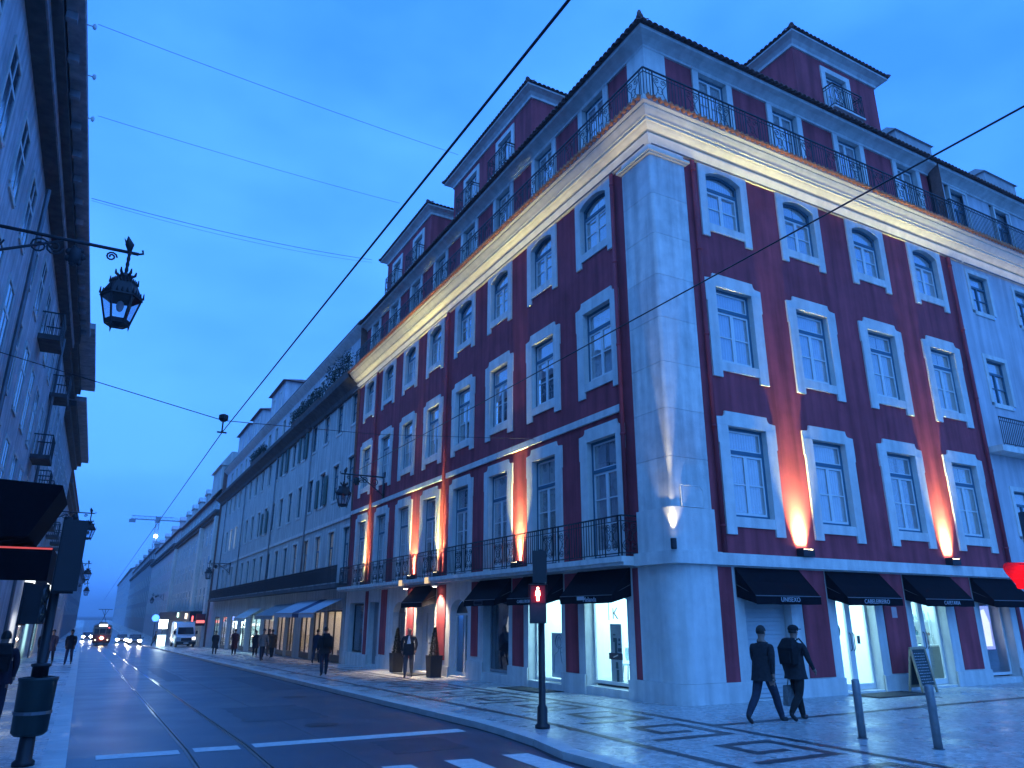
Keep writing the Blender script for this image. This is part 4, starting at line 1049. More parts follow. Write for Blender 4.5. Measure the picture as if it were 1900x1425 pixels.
t,W_=far_house('ornate_building','grey ornate house with a dark curved cornice beyond the long grey house',80.4,134,13.6,PALE,13,[(2.6,2.5),(6.8,2.1),(10.4,1.8)],dormers=6)
for yy in (81.2,96,133): 
    m=MB(); m.box(-.5,.1,yy-.7,yy+.7,gz(yy)-.3,13.2); W_('pilaster',m,STONE)
m=MB(); m.box(-1.6,0,84,132,1.2,2.3); W_('shop_fascia',m,BLACKP)
m=MB(); m.box(-.25,4,82,90,16.6,19.6); m.prism([(-.6,19.6),(4.2,19.6),(3.4,21.4),(.6,21.4)],81.8,90.2); W_('corner_attic_block',m,PALE)
far_house('pink_building','pinkish pale house lit softly further down the tram street',134.2,203,14.0,M('pink_plaster',(.58,.47,.47),.85,.2,.1,.5),14,[(2.0,2.6),(6.2,2.1),(10.0,1.8)],dormers=4)
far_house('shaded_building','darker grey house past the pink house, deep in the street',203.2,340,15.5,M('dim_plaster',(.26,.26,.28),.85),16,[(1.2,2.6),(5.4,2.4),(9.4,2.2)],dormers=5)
far_house('end_building','tall plain block closing the far end of the street',341,560,20.5,M('dusk_plaster',(.40,.42,.46),.85),14,[(2,3),(7,3),(12,3)],attic=False)

# --- left side of the tram street
LX=lambda y:-15.0-.009*y
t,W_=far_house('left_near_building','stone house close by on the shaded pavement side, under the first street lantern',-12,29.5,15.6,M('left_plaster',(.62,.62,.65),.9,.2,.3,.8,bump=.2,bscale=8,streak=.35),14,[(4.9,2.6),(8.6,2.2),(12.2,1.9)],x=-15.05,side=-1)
def box_balconies(W,ys,x,z):
    for y in ys:
        m=MB(); m.box(x,x+.75,y-.9,y+.9,z-.22,z-.02); m2=MB(); m2.box(x+.70,x+.74,y-.9,y+.9,z+.85,z+.9); W('balcony_slab',m,GDARK)
        for k in range(14):
            yy=y-.88+1.76*k/13; m2.box(x+.71,x+.73,yy-.01,yy+.01,z-.02,z+.85)
        m2.box(x,x+.7,y-.9,y-.87,z+.85,z+.9); m2.box(x,x+.7,y+.87,y+.9,z+.85,z+.9)
        for k in range(6):
            for s_ in (-.885,.885): m2.box(x+.05+.12*k,x+.07+.12*k,y+s_-.01,y+s_+.01,z-.02,z+.85)
        W('balcony_railing',m2,IRON)
box_balconies(W_,[-12+41.5/14*(i+.5) for i in (12,)],-15.05,8.6)
box_balconies(W_,[-12+41.5/14*(i+.5) for i in (10,13)],-15.05,12.2)
m=MB(); m.box(-15.05,-13.95,-12,29.5,16.0,16.22); m.box(-15.05,-14.35,-12,29.5,15.7,15.998); m.box(-15.05,-14.6,-12,29.5,15.3,15.6); W_('eave',m,M('pale_eave',(.40,.39,.42),.9,.2,.25,1.2,streak=.3))
for k in range(26): m=MB(); y_=-11.5+1.6*k; m.box(-15.05,-14.1,y_-.09,y_+.09,15.78,15.995); W_('eave_bracket',m,M('pale_eave',(.40,.39,.42),.9,.2,.25,1.2,streak=.3))
m=MB(); m.tube([(-14.9,27.2,0),(-14.9,27.2,15)],.07,8); W_('downpipe',m,GREYM); m=MB(); m.tube([(-14.9,12,0),(-14.9,12,15)],.07,8); W_('downpipe',m,GREYM)
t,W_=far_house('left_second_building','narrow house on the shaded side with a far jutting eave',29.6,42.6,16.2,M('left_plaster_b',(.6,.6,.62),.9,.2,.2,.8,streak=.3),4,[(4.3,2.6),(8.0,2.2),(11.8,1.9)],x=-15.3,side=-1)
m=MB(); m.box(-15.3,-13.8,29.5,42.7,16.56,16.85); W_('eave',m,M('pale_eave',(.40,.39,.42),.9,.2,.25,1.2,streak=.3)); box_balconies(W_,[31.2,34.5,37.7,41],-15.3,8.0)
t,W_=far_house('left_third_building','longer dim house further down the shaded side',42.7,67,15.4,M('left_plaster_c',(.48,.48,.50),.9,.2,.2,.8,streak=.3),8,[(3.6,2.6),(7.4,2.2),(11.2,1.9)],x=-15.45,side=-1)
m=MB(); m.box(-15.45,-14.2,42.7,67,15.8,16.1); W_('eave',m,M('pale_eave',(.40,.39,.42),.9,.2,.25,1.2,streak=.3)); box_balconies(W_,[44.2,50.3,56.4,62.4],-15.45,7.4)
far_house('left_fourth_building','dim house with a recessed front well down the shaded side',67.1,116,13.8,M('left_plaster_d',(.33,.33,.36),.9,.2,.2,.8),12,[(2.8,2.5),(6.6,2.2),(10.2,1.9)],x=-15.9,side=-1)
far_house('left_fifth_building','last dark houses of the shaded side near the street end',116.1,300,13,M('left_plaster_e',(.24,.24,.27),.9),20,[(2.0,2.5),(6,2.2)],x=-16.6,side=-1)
# shop fronts on the shaded side: awnings, fascia and lit glass
def left_awning(y0,y1,zt,zf,o,zv,label,mat=AWN,edge=None):
    t=thing('shop_awning',label,'awning',(-15.05,(y0+y1)/2,zt)); h=(y1-y0)/2
    mb=MB(); mb.prism([(0,0),(o,zf-zt),(o,zv-zt),(o-.02,zv-zt),(o-.02,zf-zt-.02),(0,-.03)],-h,h); ob('canvas',mb,mat,t)
    for q in (-1,1):
        c=MB(); c.prism([(0,0),(o,zf-zt),(o,zv-zt),(0,zv-zt+.2)],q*h-.01,q*h+.01); ob('awning_cheek',c,mat,t)
    if edge: e=MB(); e.box(o-.03,o+.03,-h,h,zv-zt-.05,zv-zt-.003); ob('neon_edge',e,edge,t)
def flat_canopy(label,y0,y1,z0,z1,x1,edge=None):
    t=thing('shop_canopy',label,'canopy',(-15.05,(y0+y1)/2,z0)); h=(y1-y0)/2; o=x1+15.05; hh=z1-z0
    m=MB(); m.box(0,o,-h,h,hh-.05,hh); ob('canopy_roof',m,AWN,t)
    m=MB(); m.box(o-.04,o,-h,h,0,hh-.052); ob('front_fascia',m,AWN,t)
    for q in (-1,1): m=MB(); a_,b_=sorted((q*h,q*(h-.04))); m.box(0,o-.042,a_,b_,0,hh-.052); ob('side_fascia',m,AWN,t)
    for k in range(4): m=MB(); yy=-h+2*h*(k+.5)/4; m.tube([(.02,yy,hh+.9),(o*.8,yy,hh)],.02,5); ob('tie_rod',m,IRON,t)
    if edge: m=MB(); m.box(o-.03,o+.02,-h,h,hh+.002,hh+.035); ob('lit_edge',m,edge,t)
t=thing('shop_canopy','upper black canvas canopy flaring out over the shaded pavement','canopy',(-15.05,9.7,3.7)); m=MB(); m.prism([(0,.05),(1.65,.12),(2.25,1.44),(2.22,1.50),(0,1.58)],0,3.6); ob('canvas',m,AWN,t)
for k in range(3): m=MB(); m.tube([(.05,.4+1.4*k,-.3),(1.6,.4+1.4*k,.14)],.025,5); ob('bracket',m,IRON,t)
m=MB()
for k in range(9): m.tube([(.02,.2+.4*k,1.60),(2.2,.2+.4*k,1.52)],.012,4)
ob('canvas_seams',m,IRON,t,kind='stuff')
t=thing('shop_canopy','low black canopy with a thin red lit top edge on the shaded side','canopy',(-15.05,10.0,2.72)); m=MB(); m.box(0,2.25,.0,8,.78,.86); ob('canopy_roof',m,AWN,t); m=MB(); m.box(0,2.25,0,.04,0,.778); ob('side_fascia',m,AWN,t); m=MB(); m.box(2.21,2.25,.042,8,0,.778); ob('front_fascia',m,AWN,t); m=MB(); m.box(.9,2.25,-.012,-.002,.80,.845); ob('lit_edge',m,EM('red_neon',(1,.14,.16),.5),t)
def left_shop(y0,y1,z1,em,x=-15.03):
    zf=gz((y0+y1)/2)+.1
    t=thing('lit_shop','lit shop window on the shaded side between house doors, '+('pale' if em[0]!='c' else 'cyan')+' glow','shop window',(x,(y0+y1)/2,zf))
    f=MB(); h=(y1-y0)/2
    for y in (-h,h-.1): f.box(0,.1,y,y+.1,0,z1-zf)
    f.box(0,.1,-h+.1,h-.1,z1-zf-.12,z1-zf); f.box(0,.1,-h+.1,h-.1,0,.4); ob('shop_frame',f,GREYM,t)
    g=MB(); g.box(.04,.05,-h+.1,h-.1,.4,z1-zf-.12); ob('pane',g,SHOPG,t)
    b=MB(); b.box(.005,.015,-h+.1,h-.1,.4,z1-zf-.12); ob('lit_backdrop',b,EM('leftshop_'+em,{'p':(.9,.95,1),'c':(.5,.95,1),'w':(1,.75,.45)}[em[0]],float(em[1:])),t)
    return t
for k,(a,b,z,e) in enumerate(((14,17,2.6,'p.35'),(22,23.0,2.5,'p1.1'),(34,37,2.0,'p1.4'),(47,50,1.8,'c2.2'),(58,60,1.5,'w2.0'))):
    s=left_shop(a,b,z,e); s['label']=['wide dim shop window nearest on the shaded side, glass greyish','slim bright doorway window beside the bin pole','pale lit shop window behind the walkers on the shaded side','cyan lit shop window further down the shaded side','small warm lit window far down the shaded side'][k]
# hanging signs far left
hs_=thing('hanging_sign','white lit box sign hanging out on the shaded side','sign',(-15.3,38,2.6)); m=MB(); m.box(0,1.6,-.06,.06,.2,1.9); ob('sign_box',m,EM('white_sign',(.9,.97,1),1.5),hs_); m=MB(); m.box(.5,1.1,-.066,-.061,.5,1.5); ob('dark_sign_mark',m,BLACKP,hs_)
# ---------------------------------------------------------------- lanterns on wall arms
LGL=GLASS('lantern_glass',.10,(.75,.8,.85))
def lantern(label, wallx, hx, y, z, lit=False, scale=1.0, grp='wall lanterns along the tram street'):
    """six-sided hanging lantern with crown roof on a scrolled wall arm; z is the arm height; hx where it hangs"""
    d=1 if hx>wallx else -1; L=abs(hx-wallx)
    t=thing('street_lantern',label,'street lamp',(wallx,y,z),0,grp)
    a=MB(); a.tube([(0,0,0),(d*(L+.16),0,0)],.035,8); a.tube([(d*(L+.16),0,0),(d*(L+.24),0,.03),(d*(L+.22),0,.1)],.022,6)
    for (c,r,s) in ((L*.90,.10,1),(L*.58,.15,-1),(L*.50,.17,1),(L*.25,.20,-1)):
        a.tube([(d*(c+r*(1-.75*i/16)*math.cos(1.6*2*math.pi*i/16)),0,-.06-r+r*(1-.75*i/16)*math.sin(s*1.6*2*math.pi*i/16)) for i in range(17)],.018,5)
    a.tube([(0,0,-.95),(d*L*.25,0,-.55),(d*L*.62,0,-.04)],.026,6)
    a.box(min(0,d*.06),max(0,d*.06),-.13,.13,-1.1,.25)
    ob('bracket_arm',a,IRON,t,smooth=True)
    o=MB(); o.ball((d*L*.70,0,-.30),(.14,.10,.2),8)
    for i in range(7): q=2*math.pi*i/7; o.ball((d*L*.70+.13*math.cos(q),0,-.30+.16*math.sin(q)),(.06,.06,.07),6)
    ob('bracket_rosette',o,IRON,t,smooth=True)
    lf=MB(); lf.tube([(d*L,0,0),(d*(L-.02),0,.16),(d*(L-.07),0,.34)],[.03,.085,.012],7); lf.tube([(d*(L-.03),.03,.1),(d*(L-.13),.03,.3)],[.04,.006],5); ob('leaf_finial',lf,IRON,t,smooth=True)
    st=MB(); zz=[-.02-.06*i for i in range(9)]
    st.tube([(d*L,0,q) for q in zz],[.026 if i%2 else .036 for i in range(9)],8); ob('hanger_rod',st,IRON,t)
    top=-.44; R=.365; n=6
    def ring(r,z_,ph=0): return [(d*L+r*math.cos(2*math.pi*i/n+ph),r*math.sin(2*math.pi*i/n+ph),z_) for i in range(n)]
    cr=MB(); cr.lathe([(.03,top),(.13,top-.10),(.10,top-.17),(.12,top-.2)],8,(d*L,0,0))
    for i in range(6):
        q=2*math.pi*i/6; cr.tube([(d*L+.10*math.cos(q),.10*math.sin(q),top-.09),(d*L+.17*math.cos(q),.17*math.sin(q),top-.04),(d*L+.18*math.cos(q),.18*math.sin(q),top+.04)],[.03,.028,.012],5)
    ob('crown',cr,IRON,t)
    rf=MB(); rings=[ring(.11,top-.20),ring(.235,top-.24),ring(.255,top-.28),ring(R,top-.50),ring(R+.015,top-.56)]; v=sum(rings,[]); rf.add(v,[(k*n+i,k*n+(i+1)%n,(k+1)*n+(i+1)%n,(k+1)*n+i) for k in range(4) for i in range(n)])
    for k,(r,z_) in enumerate(((.245,top-.24),(R+.01,top-.50))):
        for i in range(24):
            q=2*math.pi*i/24; rr=r*math.cos(math.pi/6)/math.cos((q%(math.pi/3))-math.pi/6); rf.tube([(d*L+rr*math.cos(q),rr*math.sin(q),z_-.01),(d*L+rr*math.cos(q),rr*math.sin(q),z_+(.075 if i%4 else .12))],[.022,.008],4)
    ob('lantern_roof',rf,IRON,t)
    bz=top-1.10; bR=.205; fr=MB()
    A=ring(R-.02,top-.56);B=ring(bR,bz)
    for i in range(n): fr.tube([A[i],B[i]],.019,5)
    for i in range(n): fr.tube([B[i],B[(i+1)%n]],.019,5)
    fr.add(B+ring(.05,bz-.05),[(i,(i+1)%n,n+(i+1)%n,n+i) for i in range(n)])
    mid=ring(bR+(R-.02-bR)*.14,bz+.09); fr.add(B+mid,[(i,(i+1)%n,n+(i+1)%n,n+i) for i in range(n)])
    for i in range(0,n,2): fr.tube([(B[i][0],B[i][1],bz),(B[i][0],B[i][1],bz-.10)],[.022,.006],5)
    ob('lantern_cage',fr,IRON,t)
    for i in range(n):
        j=(i+1)%n; g=MB(); g.quad(A[i],A[j],mid[j],mid[i]); ob('glass_pane',g,LGL,t)
    bu=MB(); bu.ball((d*L,0,top-.72),(.07,.07,.12),8); ob('bulb',bu,EM('lantern_bulb',(1,.9,.7),6) if lit else M('unlit_bulb',(.6,.62,.62),.3),t)
    return t
# arm heights follow from where the lanterns hang over the street
lantern('large iron lantern with crown roof on a scrolled arm, nearest and uppermost',-15.0,-12.02,1.75,8.72)
lantern('second iron lantern on the shaded side, over the bin pole',-15.4,-12.6,38.0,7.75)
lantern('third small iron lantern down the shaded side',-15.6,-12.7,70,6.6)
lantern('fourth tiny iron lantern far down the shaded side',-15.9,-12.9,103,5.9)
lantern('iron lantern on a bracket of the red house near its grey neighbour',0.0,-2.0,20.9,8.35)
lantern('iron lantern on the grey house far along, over the walkers',0.0,-2.0,68,6.9)
lantern('iron lantern on the pink house deep in the street',0.0,-2.0,150,5.6)

# ---------------------------------------------------------------- overhead wires
WIRE=M('wire_black',(.02,.02,.025),.5)
def wire(label, a, b, sag, r, n=14, name='overhead_wire'):
    a=Vector(a);b=Vector(b); mb=MB(); pts=[]
    for i in range(n+1):
        t=i/n; p=a.lerp(b,t); p.z-=sag*4*t*(1-t); pts.append(p-a)
    mb.tube([tuple(p) for p in pts],r,5)
    o=ob(name,mb,WIRE,None,tuple(a)); o['label']=label; o['category']='wire'; o['group']='wires over the street'; return o
def px(x,y,t):
    d=_f+_r*((x-950)/1346.76)-_u*((y-712.5)/1346.76); return CAM_POS+d*t
def on_x(x,y,X): 
    d=_f+_r*((x-950)/1346.76)-_u*((y-712.5)/1346.76); return CAM_POS+d*((X-CAM_POS.x)/d.x)
# contact wire of the tram, above the rails
HP=Vector((-9.7,3.5,5.70))
cw=MB(); cw.tube([Vector(p)-HP for p in ((-9.66,-14,5.22),(-9.69,-5,5.46),(-9.7,3.5,5.70),(-9.95,30,5.25),(-10.2,60,4.75),(-10.6,110,3.85))],.011,5); cw=ob('overhead_wire',cw,WIRE,None,tuple(HP)); cw['label']='thick contact wire running along the tram street over the rails'; cw['category']='wire'; cw['group']='wires over the street'

# heavy feeder wire from the red house past the viewer
A=on_x(660,875,-.4)
B_=px(1990,148,9.0)
wire('heavy diagonal wire crossing in front of the red house',A,B_,.0,.016,20)
for (xa,ya,xb,yb,lab,r,sag) in ((182,45,850,287,'uppermost thin span wire from the shaded roof to the red house',.008,.1),(182,215,742,377,'second thin span wire below the uppermost one',.008,.1),(170,368,690,482,'sagging double cable between the rooftops',.012,.25)):
    P0=on_x(xa,ya,-14.2); P1=on_x(xb,yb,-.1); wire(lab,P0,P1,sag,r)
xs=MB(); xs.tube([on_x(-60,635,-15.0)-HP,Vector((0,0,.28)),on_x(700,806,-2.8)-HP,on_x(1000,815,0.0)-HP],.010,5); xs=ob('overhead_wire',xs,WIRE,None,tuple(HP)); xs['label']='low cross span carrying the contact wire hanger'; xs['category']='wire'; xs['group']='wires over the street'
hg=thing('wire_hanger','small insulator hanger where the cross span meets the contact wire','wire hanger',tuple(HP+Vector((0,0,.28))),group=None); m=MB(); m.tube([(0,0,.05),(0,0,-.28)],.018,5); m.lathe([(.06,-.02),(.10,.03),(.10,.12),(.03,.15)],8); m.tube([(-.1,.0,-.27),(.1,0,-.27)],.02,5); ob('insulator',m,IRON,hg)
wire('slim second cable hung just under the sagging cable',on_x(170,372,-14.2),on_x(690,487,-.1),.33,.007)
# little bird spikes and cable ends on the shaded eave
for k,(x_,y_,w_) in enumerate(((176,50,14),(175,143,14),(172,221,12))):
    p=on_x(x_,y_,-13.9); t=thing('eave_insulator','small white insulator on the shaded eave, '+('topmost','middle','lowest')[k]+' of the three','insulator',tuple(p)); m=MB(); m.lathe([(.03,-.08),(.05,-.04),(.05,.05),(.02,.1)],8); m.tube([(-.2,0,0),(.05,0,0)],.02,5); ob('porcelain',m,M('porcelain',(.75,.75,.75),.2),t)

# ---------------------------------------------------------------- signals, posts, bin
RLED=EM('red_signal_glow',(1.0,.05,.06),9); RMAN=EM('red_man_glow',(1.0,.22,.18),14); OFFL=M('unlit_lens',(.04,.04,.04),.2)
def signal_pole(label,x,y,h,bin_=False,rz=0):
    t=thing('traffic_signal',label,'traffic light',(x,y,gz(y)),rz)
    p=MB(); p.lathe([(.13,0),(.13,.05),(.095,.08),(.09,.34),(.062,.38),(.057,h)],12); ob('pole',p,BLACKP,t,smooth=True); return t
def lamp_head(t,cx,cy,z0,n,face,lit=None,w=.30,hh=.30,hood=True,mats=None):
    """stack of n round lenses in a housing turned by face (rad about z)"""
    R_=Matrix.Translation((cx,cy,0))@Matrix.Rotation(face,4,'Z')
    h=MB(); h.box(-w/2,w/2,-.02,.20,z0,z0+n*hh); h.xf(R_); hd=ob('signal_housing',h,BLACKP,t)
    bp=MB(); bp.box(-w/2-.02,w/2+.02,.20,.22,z0-.02,z0+n*hh+.02); bp.xf(R_); ob('back_plate',bp,BLACKP,hd)
    for i in range(n):
        zc=z0+hh*(n-i-.5); le=MB(); le.lathe([(.115,0),(.10,.02),(.04,.03)],16); le.xf(R_@Matrix.Translation((0,-.02,zc))@Matrix.Rotation(rad(90),4,'X'))
        ob('lens',le,(mats or {}).get(i,OFFL),hd)
        if hood:
            ho=MB(); v=[]; m_=12
            for k in range(m_+1):
                a=rad(-30)+rad(240)*k/m_
                for (yy,rr) in ((-.02,.13),(-.02-.24*(.35+.65*math.sin(max(.0,math.sin((a+rad(30))/rad(240)*math.pi)))),.125)): v.append((rr*math.cos(a),yy,zc+rr*math.sin(a)))
            ho.add(v,[(2*k,2*k+2,2*k+3,2*k+1) for k in range(m_)]); ho.xf(R_); ob('hood',ho,BLACKP,hd)
    return hd
# pedestrian signal on the kerb of the corner
PT=signal_pole('black pedestrian signal showing a red standing man on the corner kerb',-4.42,-1.32,3.05)
face=math.atan2(-(-4.42-CAM_POS.x),(-1.32-CAM_POS.y)) # turned towards the viewer's pavement
PH=MB(); PH.box(-.15,.15,-.14,.06,1.74,2.42); PH.xf(Matrix.Rotation(face,4,'Z')@Matrix.Translation((-.06,-.14,0))); ph=ob('signal_housing',PH,BLACKP,PT)
mn=MB(); y=-.29
def man(mb,z0,s,y):
    mb.ball((0,y,z0+.235*s),(.028*s,.012,.030*s),10); mb.prism([(-.040*s,z0+.195*s),(.040*s,z0+.195*s),(.050*s,z0+.10*s),(.028*s,z0+.10*s),(.026*s,z0),(-.026*s,z0),(-.028*s,z0+.10*s),(-.050*s,z0+.10*s)],y-.01,y+.01)
man(mn,2.125,.92,-.292); mn.xf(Matrix.Rotation(face,4,'Z')@Matrix.Translation((-.06,-.0,0))); ob('red_man',mn,RMAN,ph)
gl=MB(); gl.box(-.125,.125,-.286,-.281,2.09,2.39); gl.xf(Matrix.Rotation(face,4,'Z')@Matrix.Translation((-.06,0,0))); ob('lens',gl,M('dark_red_lens',(.10,.012,.012),.2),ph)
g2=MB(); g2.box(-.125,.125,-.286,-.281,1.77,2.06); g2.xf(Matrix.Rotation(face,4,'Z')@Matrix.Translation((-.06,0,0))); ob('lens',g2,OFFL,ph)
vz=MB(); vz.add([(-.17,-.28,2.42),(.17,-.28,2.42),(.17,-.44,2.40),(-.17,-.44,2.40),(-.17,-.28,2.10),(-.17,-.44,2.22),(.17,-.28,2.10),(.17,-.44,2.22)],[(0,1,2,3),(0,3,5,4),(1,6,7,2)]); vz.xf(Matrix.Rotation(face,4,'Z')@Matrix.Translation((-.06,0,0))); ob('hood',vz,BLACKP,ph)
lamp('red_signal_light','POINT',tuple(Matrix.Rotation(face,4,'Z')@Vector((-.06,-.40,2.22))),1.6,(1,.06,.05),PT,shadow_soft_size=.06)
lamp_head(PT,0,.05,2.46,2,rad(150),None,.22,.27)
# signal with the litter bin on the near shaded pavement
ST=signal_pole('black signal pole with a litter bin on the shaded pavement',-12.10,-1.0,3.2)
lamp_head(ST,.10,.05,2.2,3,rad(185),None,.25,.31)
bk=MB(); bk.box(-.05,.22,-.06,-.04,2.15,3.15); ob('back_board',bk,BLACKP,ST)
lamp_head(ST,-.12,-.1,1.75,2,rad(75),None,.24,.26,hood=False)
BIN=thing('litter_bin','dark green litter bin strapped to the signal pole','bin',(-12.10,-1.0,0))
bn=MB(); bn.lathe([(.17,.36),(.21,.40),(.225,1.02),(.235,1.04),(.235,1.07),(.20,1.075),(.19,1.02),(.05,1.0)],16,(0,-.0,0)); ob('bin_body',bn,M('bin_green',(.012,.03,.03),.4,.4,.15),BIN,smooth=True)
lid=MB(); lid.lathe([(.10,1.08),(.10,1.20),(.12,1.21),(.12,1.24),(.06,1.25)],12); ob('bin_collar',lid,BLACKP,BIN,smooth=True)
stp=MB(); stp.lathe([(.222,.62),(.226,.62),(.226,.66),(.222,.66)],16); ob('bin_strap',stp,GREYM,BIN)
# vehicle signal cut by the picture's edge: red lamp under a hood
pr_=px(1940,1088,5.2); VS=thing('traffic_signal','hooded traffic light glowing red at the picture edge','traffic light',(pr_.x,pr_.y,0))
vp=MB(); vp.lathe([(.12,0),(.12,.05),(.06,.09),(.055,pr_.z+.55)],12,(.16,.1,0)); ob('pole',vp,BLACKP,VS,smooth=True)
fc=rad(-100)
lamp_head(VS,0,0,pr_.z-.62,3,fc,None,.26,.26,False,{0:RLED})
Rm=Matrix.Rotation(fc,4,'Z'); hd=MB(); zc=pr_.z+.03
v=[];n_=14
for k in range(n_+1):
    a_=rad(-20)+rad(220)*k/n_
    tip=.10+.20*max(0,math.sin(a_))
    for (yy,rr) in ((-.02,.135),(-.02-tip,.130)): v.append((rr*math.cos(a_),yy,zc+rr*math.sin(a_)))
hd.add(v,[(2*k,2*k+2,2*k+3,2*k+1) for k in range(n_)]); hd.xf(Rm)
hm_=bpy.data.materials.new('red_translucent_visor'); hm_.use_nodes=True; _t=hm_.node_tree; _t.nodes.clear(); _a=_t.nodes.new('ShaderNodeBsdfTranslucent'); _a.inputs[0].default_value=(.85,.05,.06,1); _b=_t.nodes.new('ShaderNodeBsdfDiffuse'); _b.inputs[0].default_value=(.5,.03,.04,1); _m=_t.nodes.new('ShaderNodeMixShader'); _o=_t.nodes.new('ShaderNodeOutputMaterial'); _t.links.new(_a.outputs[0],_m.inputs[1]); _t.links.new(_b.outputs[0],_m.inputs[2]); _t.links.new(_m.outputs[0],_o.inputs[0])
ob('hood',hd,hm_,VS)
lamp('red_signal_light','POINT',tuple(Rm@Vector((0,-.09,zc))),.9,(1,.05,.06),VS,shadow_soft_size=.05)
# two steel bollards
BOL=M('brushed_bollard',(.22,.23,.24),.45,.5,.2,8,metal=.4)
for k,(x,y) in enumerate(((-.45,-4.70),(-.33,-5.88))):
    b=thing('bollard',('slim steel bollard standing nearer the shop door','slim steel bollard standing further out on the paving')[k],'bollard',(x,y,0),group='steel bollards on the corner'); m=MB(); m.lathe([(.062,-.02),(.062,.86),(.052,.885),(.02,.89)],14); ob('post',m,BOL,b,smooth=True); c=MB(); c.lathe([(.085,0),(.085,.008),(.065,.014)],14); ob('base_ring',c,GREYM,b)
# planters with clipped cypress beside the entrance
CYP=M('cypress_green',(.010,.018,.012),.8,.2,.4,9)
def planter(label,x,y):
    t=thing('planter',label,'planter',(x,y,gz(y)),group='square planters by the entrance'); m=MB(); m.add([(-.20,-.20,0),(.20,-.20,0),(.20,.20,0),(-.20,.20,0),(-.24,-.24,.74),(.24,-.24,.74),(.24,.24,.74),(-.24,.24,.74),(-.19,-.19,.74),(.19,-.19,.74),(.19,.19,.74),(-.19,.19,.74),(-.19,-.19,.66),(.19,-.19,.66),(.19,.19,.66),(-.19,.19,.66)],[(3,2,1,0),(0,1,5,4),(1,2,6,5),(2,3,7,6),(3,0,4,7),(4,5,9,8),(5,6,10,9),(6,7,11,10),(7,4,8,11),(8,9,13,12),(9,10,14,13),(10,11,15,14),(11,8,12,15),(12,13,14,15)]); ob('pot',m,M('dark_pot',(.02,.02,.022),.6),t)
    s=MB(); s.tube([(0,0,.6),(0,0,1.5)],[.02,.008],5); ob('stem',s,M('bark',(.06,.04,.03),.9),t)
    lv=MB()
    for i in range(2600):
        z=random.random()**1.2; q=random.uniform(0,6.28); R=.155*(1-z)**.75*(1+.12*math.sin(5*q+9*z))+.012; r=R*random.uniform(.55,1.05); c=Vector((r*math.cos(q),r*math.sin(q),.70+.98*z)); a=Vector((math.cos(q)*.5,math.sin(q)*.5,random.uniform(.6,1.2))).normalized(); b=a.orthogonal().normalized(); l=random.uniform(.035,.075)
        lv.add([c,c+a*l*.5+b*l*.25,c+a*l,c+a*l*.5-b*l*.25],[(0,1,2,3)])
    ob('foliage',lv,CYP,t)
planter('dark square planter with clipped cypress right of the entrance door',-.48,12.85)
planter('square planter with cypress left of the entrance, partly behind the bald man',-.48,16.75)
# door mats
MAT_=M('rubber_mat',(.03,.032,.035),.7,.3,.25,20)
for k,(x0,x1,y0,y1) in enumerate(((-.95,-.12,4.7,7.0),(5.2,7.3,-.98,-.12),(-.95,-.1,14.0,16.0))):
    m=MB(); ym=(y0+y1)/2; xm=(x0+x1)/2; m.box(x0-xm,x1-xm,y0-ym,y1-ym,.004,.018); m.box(x0-xm+.06,x1-xm-.06,y0-ym+.06,y1-ym-.06,.018,.024)
    o=ob('door_mat',m,MAT_,None,(xm,ym,gz(ym))); o.rotation_euler=(math.atan(-K) if y0>0 else 0,0,0); o['label']=('thin grey mat before the lit sketch-poster window','dark rubber mat before the lit double shop door','mat at the white entrance door under the lamps')[k]; o['category']='mat'
# chalkboard on the pavement
CB=thing('chalkboard','wooden A-frame chalkboard with faint chalk lines against the red wall','chalkboard',(7.62,-.52,0),rad(4))
WOOD=M('pale_wood',(.40,.29,.18),.6,.3,.2,12); CHB=M('chalkboard_slate',(.05,.065,.07),.8,.2,.4,9)
for q in (-1,1):
    R_=Matrix.Rotation(q*rad(9),4,'X'); m=MB()
    for x in (-.36,.30): m.box(x,x+.06,-.02,.02,0,1.12)
    m.box(-.30,.30,-.02,.02,1.06,1.12); m.box(-.30,.30,-.02,.02,.12,.18); m.xf(Matrix.Translation((0,q*.175,0))@R_); fr=ob('board_frame',m,WOOD,CB)
    b=MB(); b.box(-.30,.30,-.008,.008,.18,1.06); b.xf(Matrix.Translation((0,q*.175,0))@R_); bo=ob('slate',b,CHB,CB)
    if q==-1:
        c=MB()
        for i in range(11):
            z=.95-.07*i; x=-.25
            while x<.22:
                l=random.uniform(.03,.09); c.box(x,x+l,-.0105,-.009,z,z+.016); x+=l+random.uniform(.012,.04)
        c.xf(Matrix.Translation((0,q*.175,0))@R_); ob('chalk_writing',c,M('chalk',(.36,.40,.42),.9),CB)
# notices, posters and shop furniture seen through the glass
def flat(name,label,cat,side,s,z,o,w,h,mat,poly=None,rz_add=0):
    loc,rz=spot(side,s,z,o); m=MB()
    if poly: m.prism(poly,-.003,.003)
    else: m.box(-w/2,w/2,-.003,.003,-h/2,h/2)
    ob_=ob(name,m,mat,None,loc,rz); ob_['label']=label; ob_['category']=cat; return ob_
SK=M('sketch_ink',(.22,.30,.33),.8); PAP=M('poster_paper',(.55,.62,.64),.7)
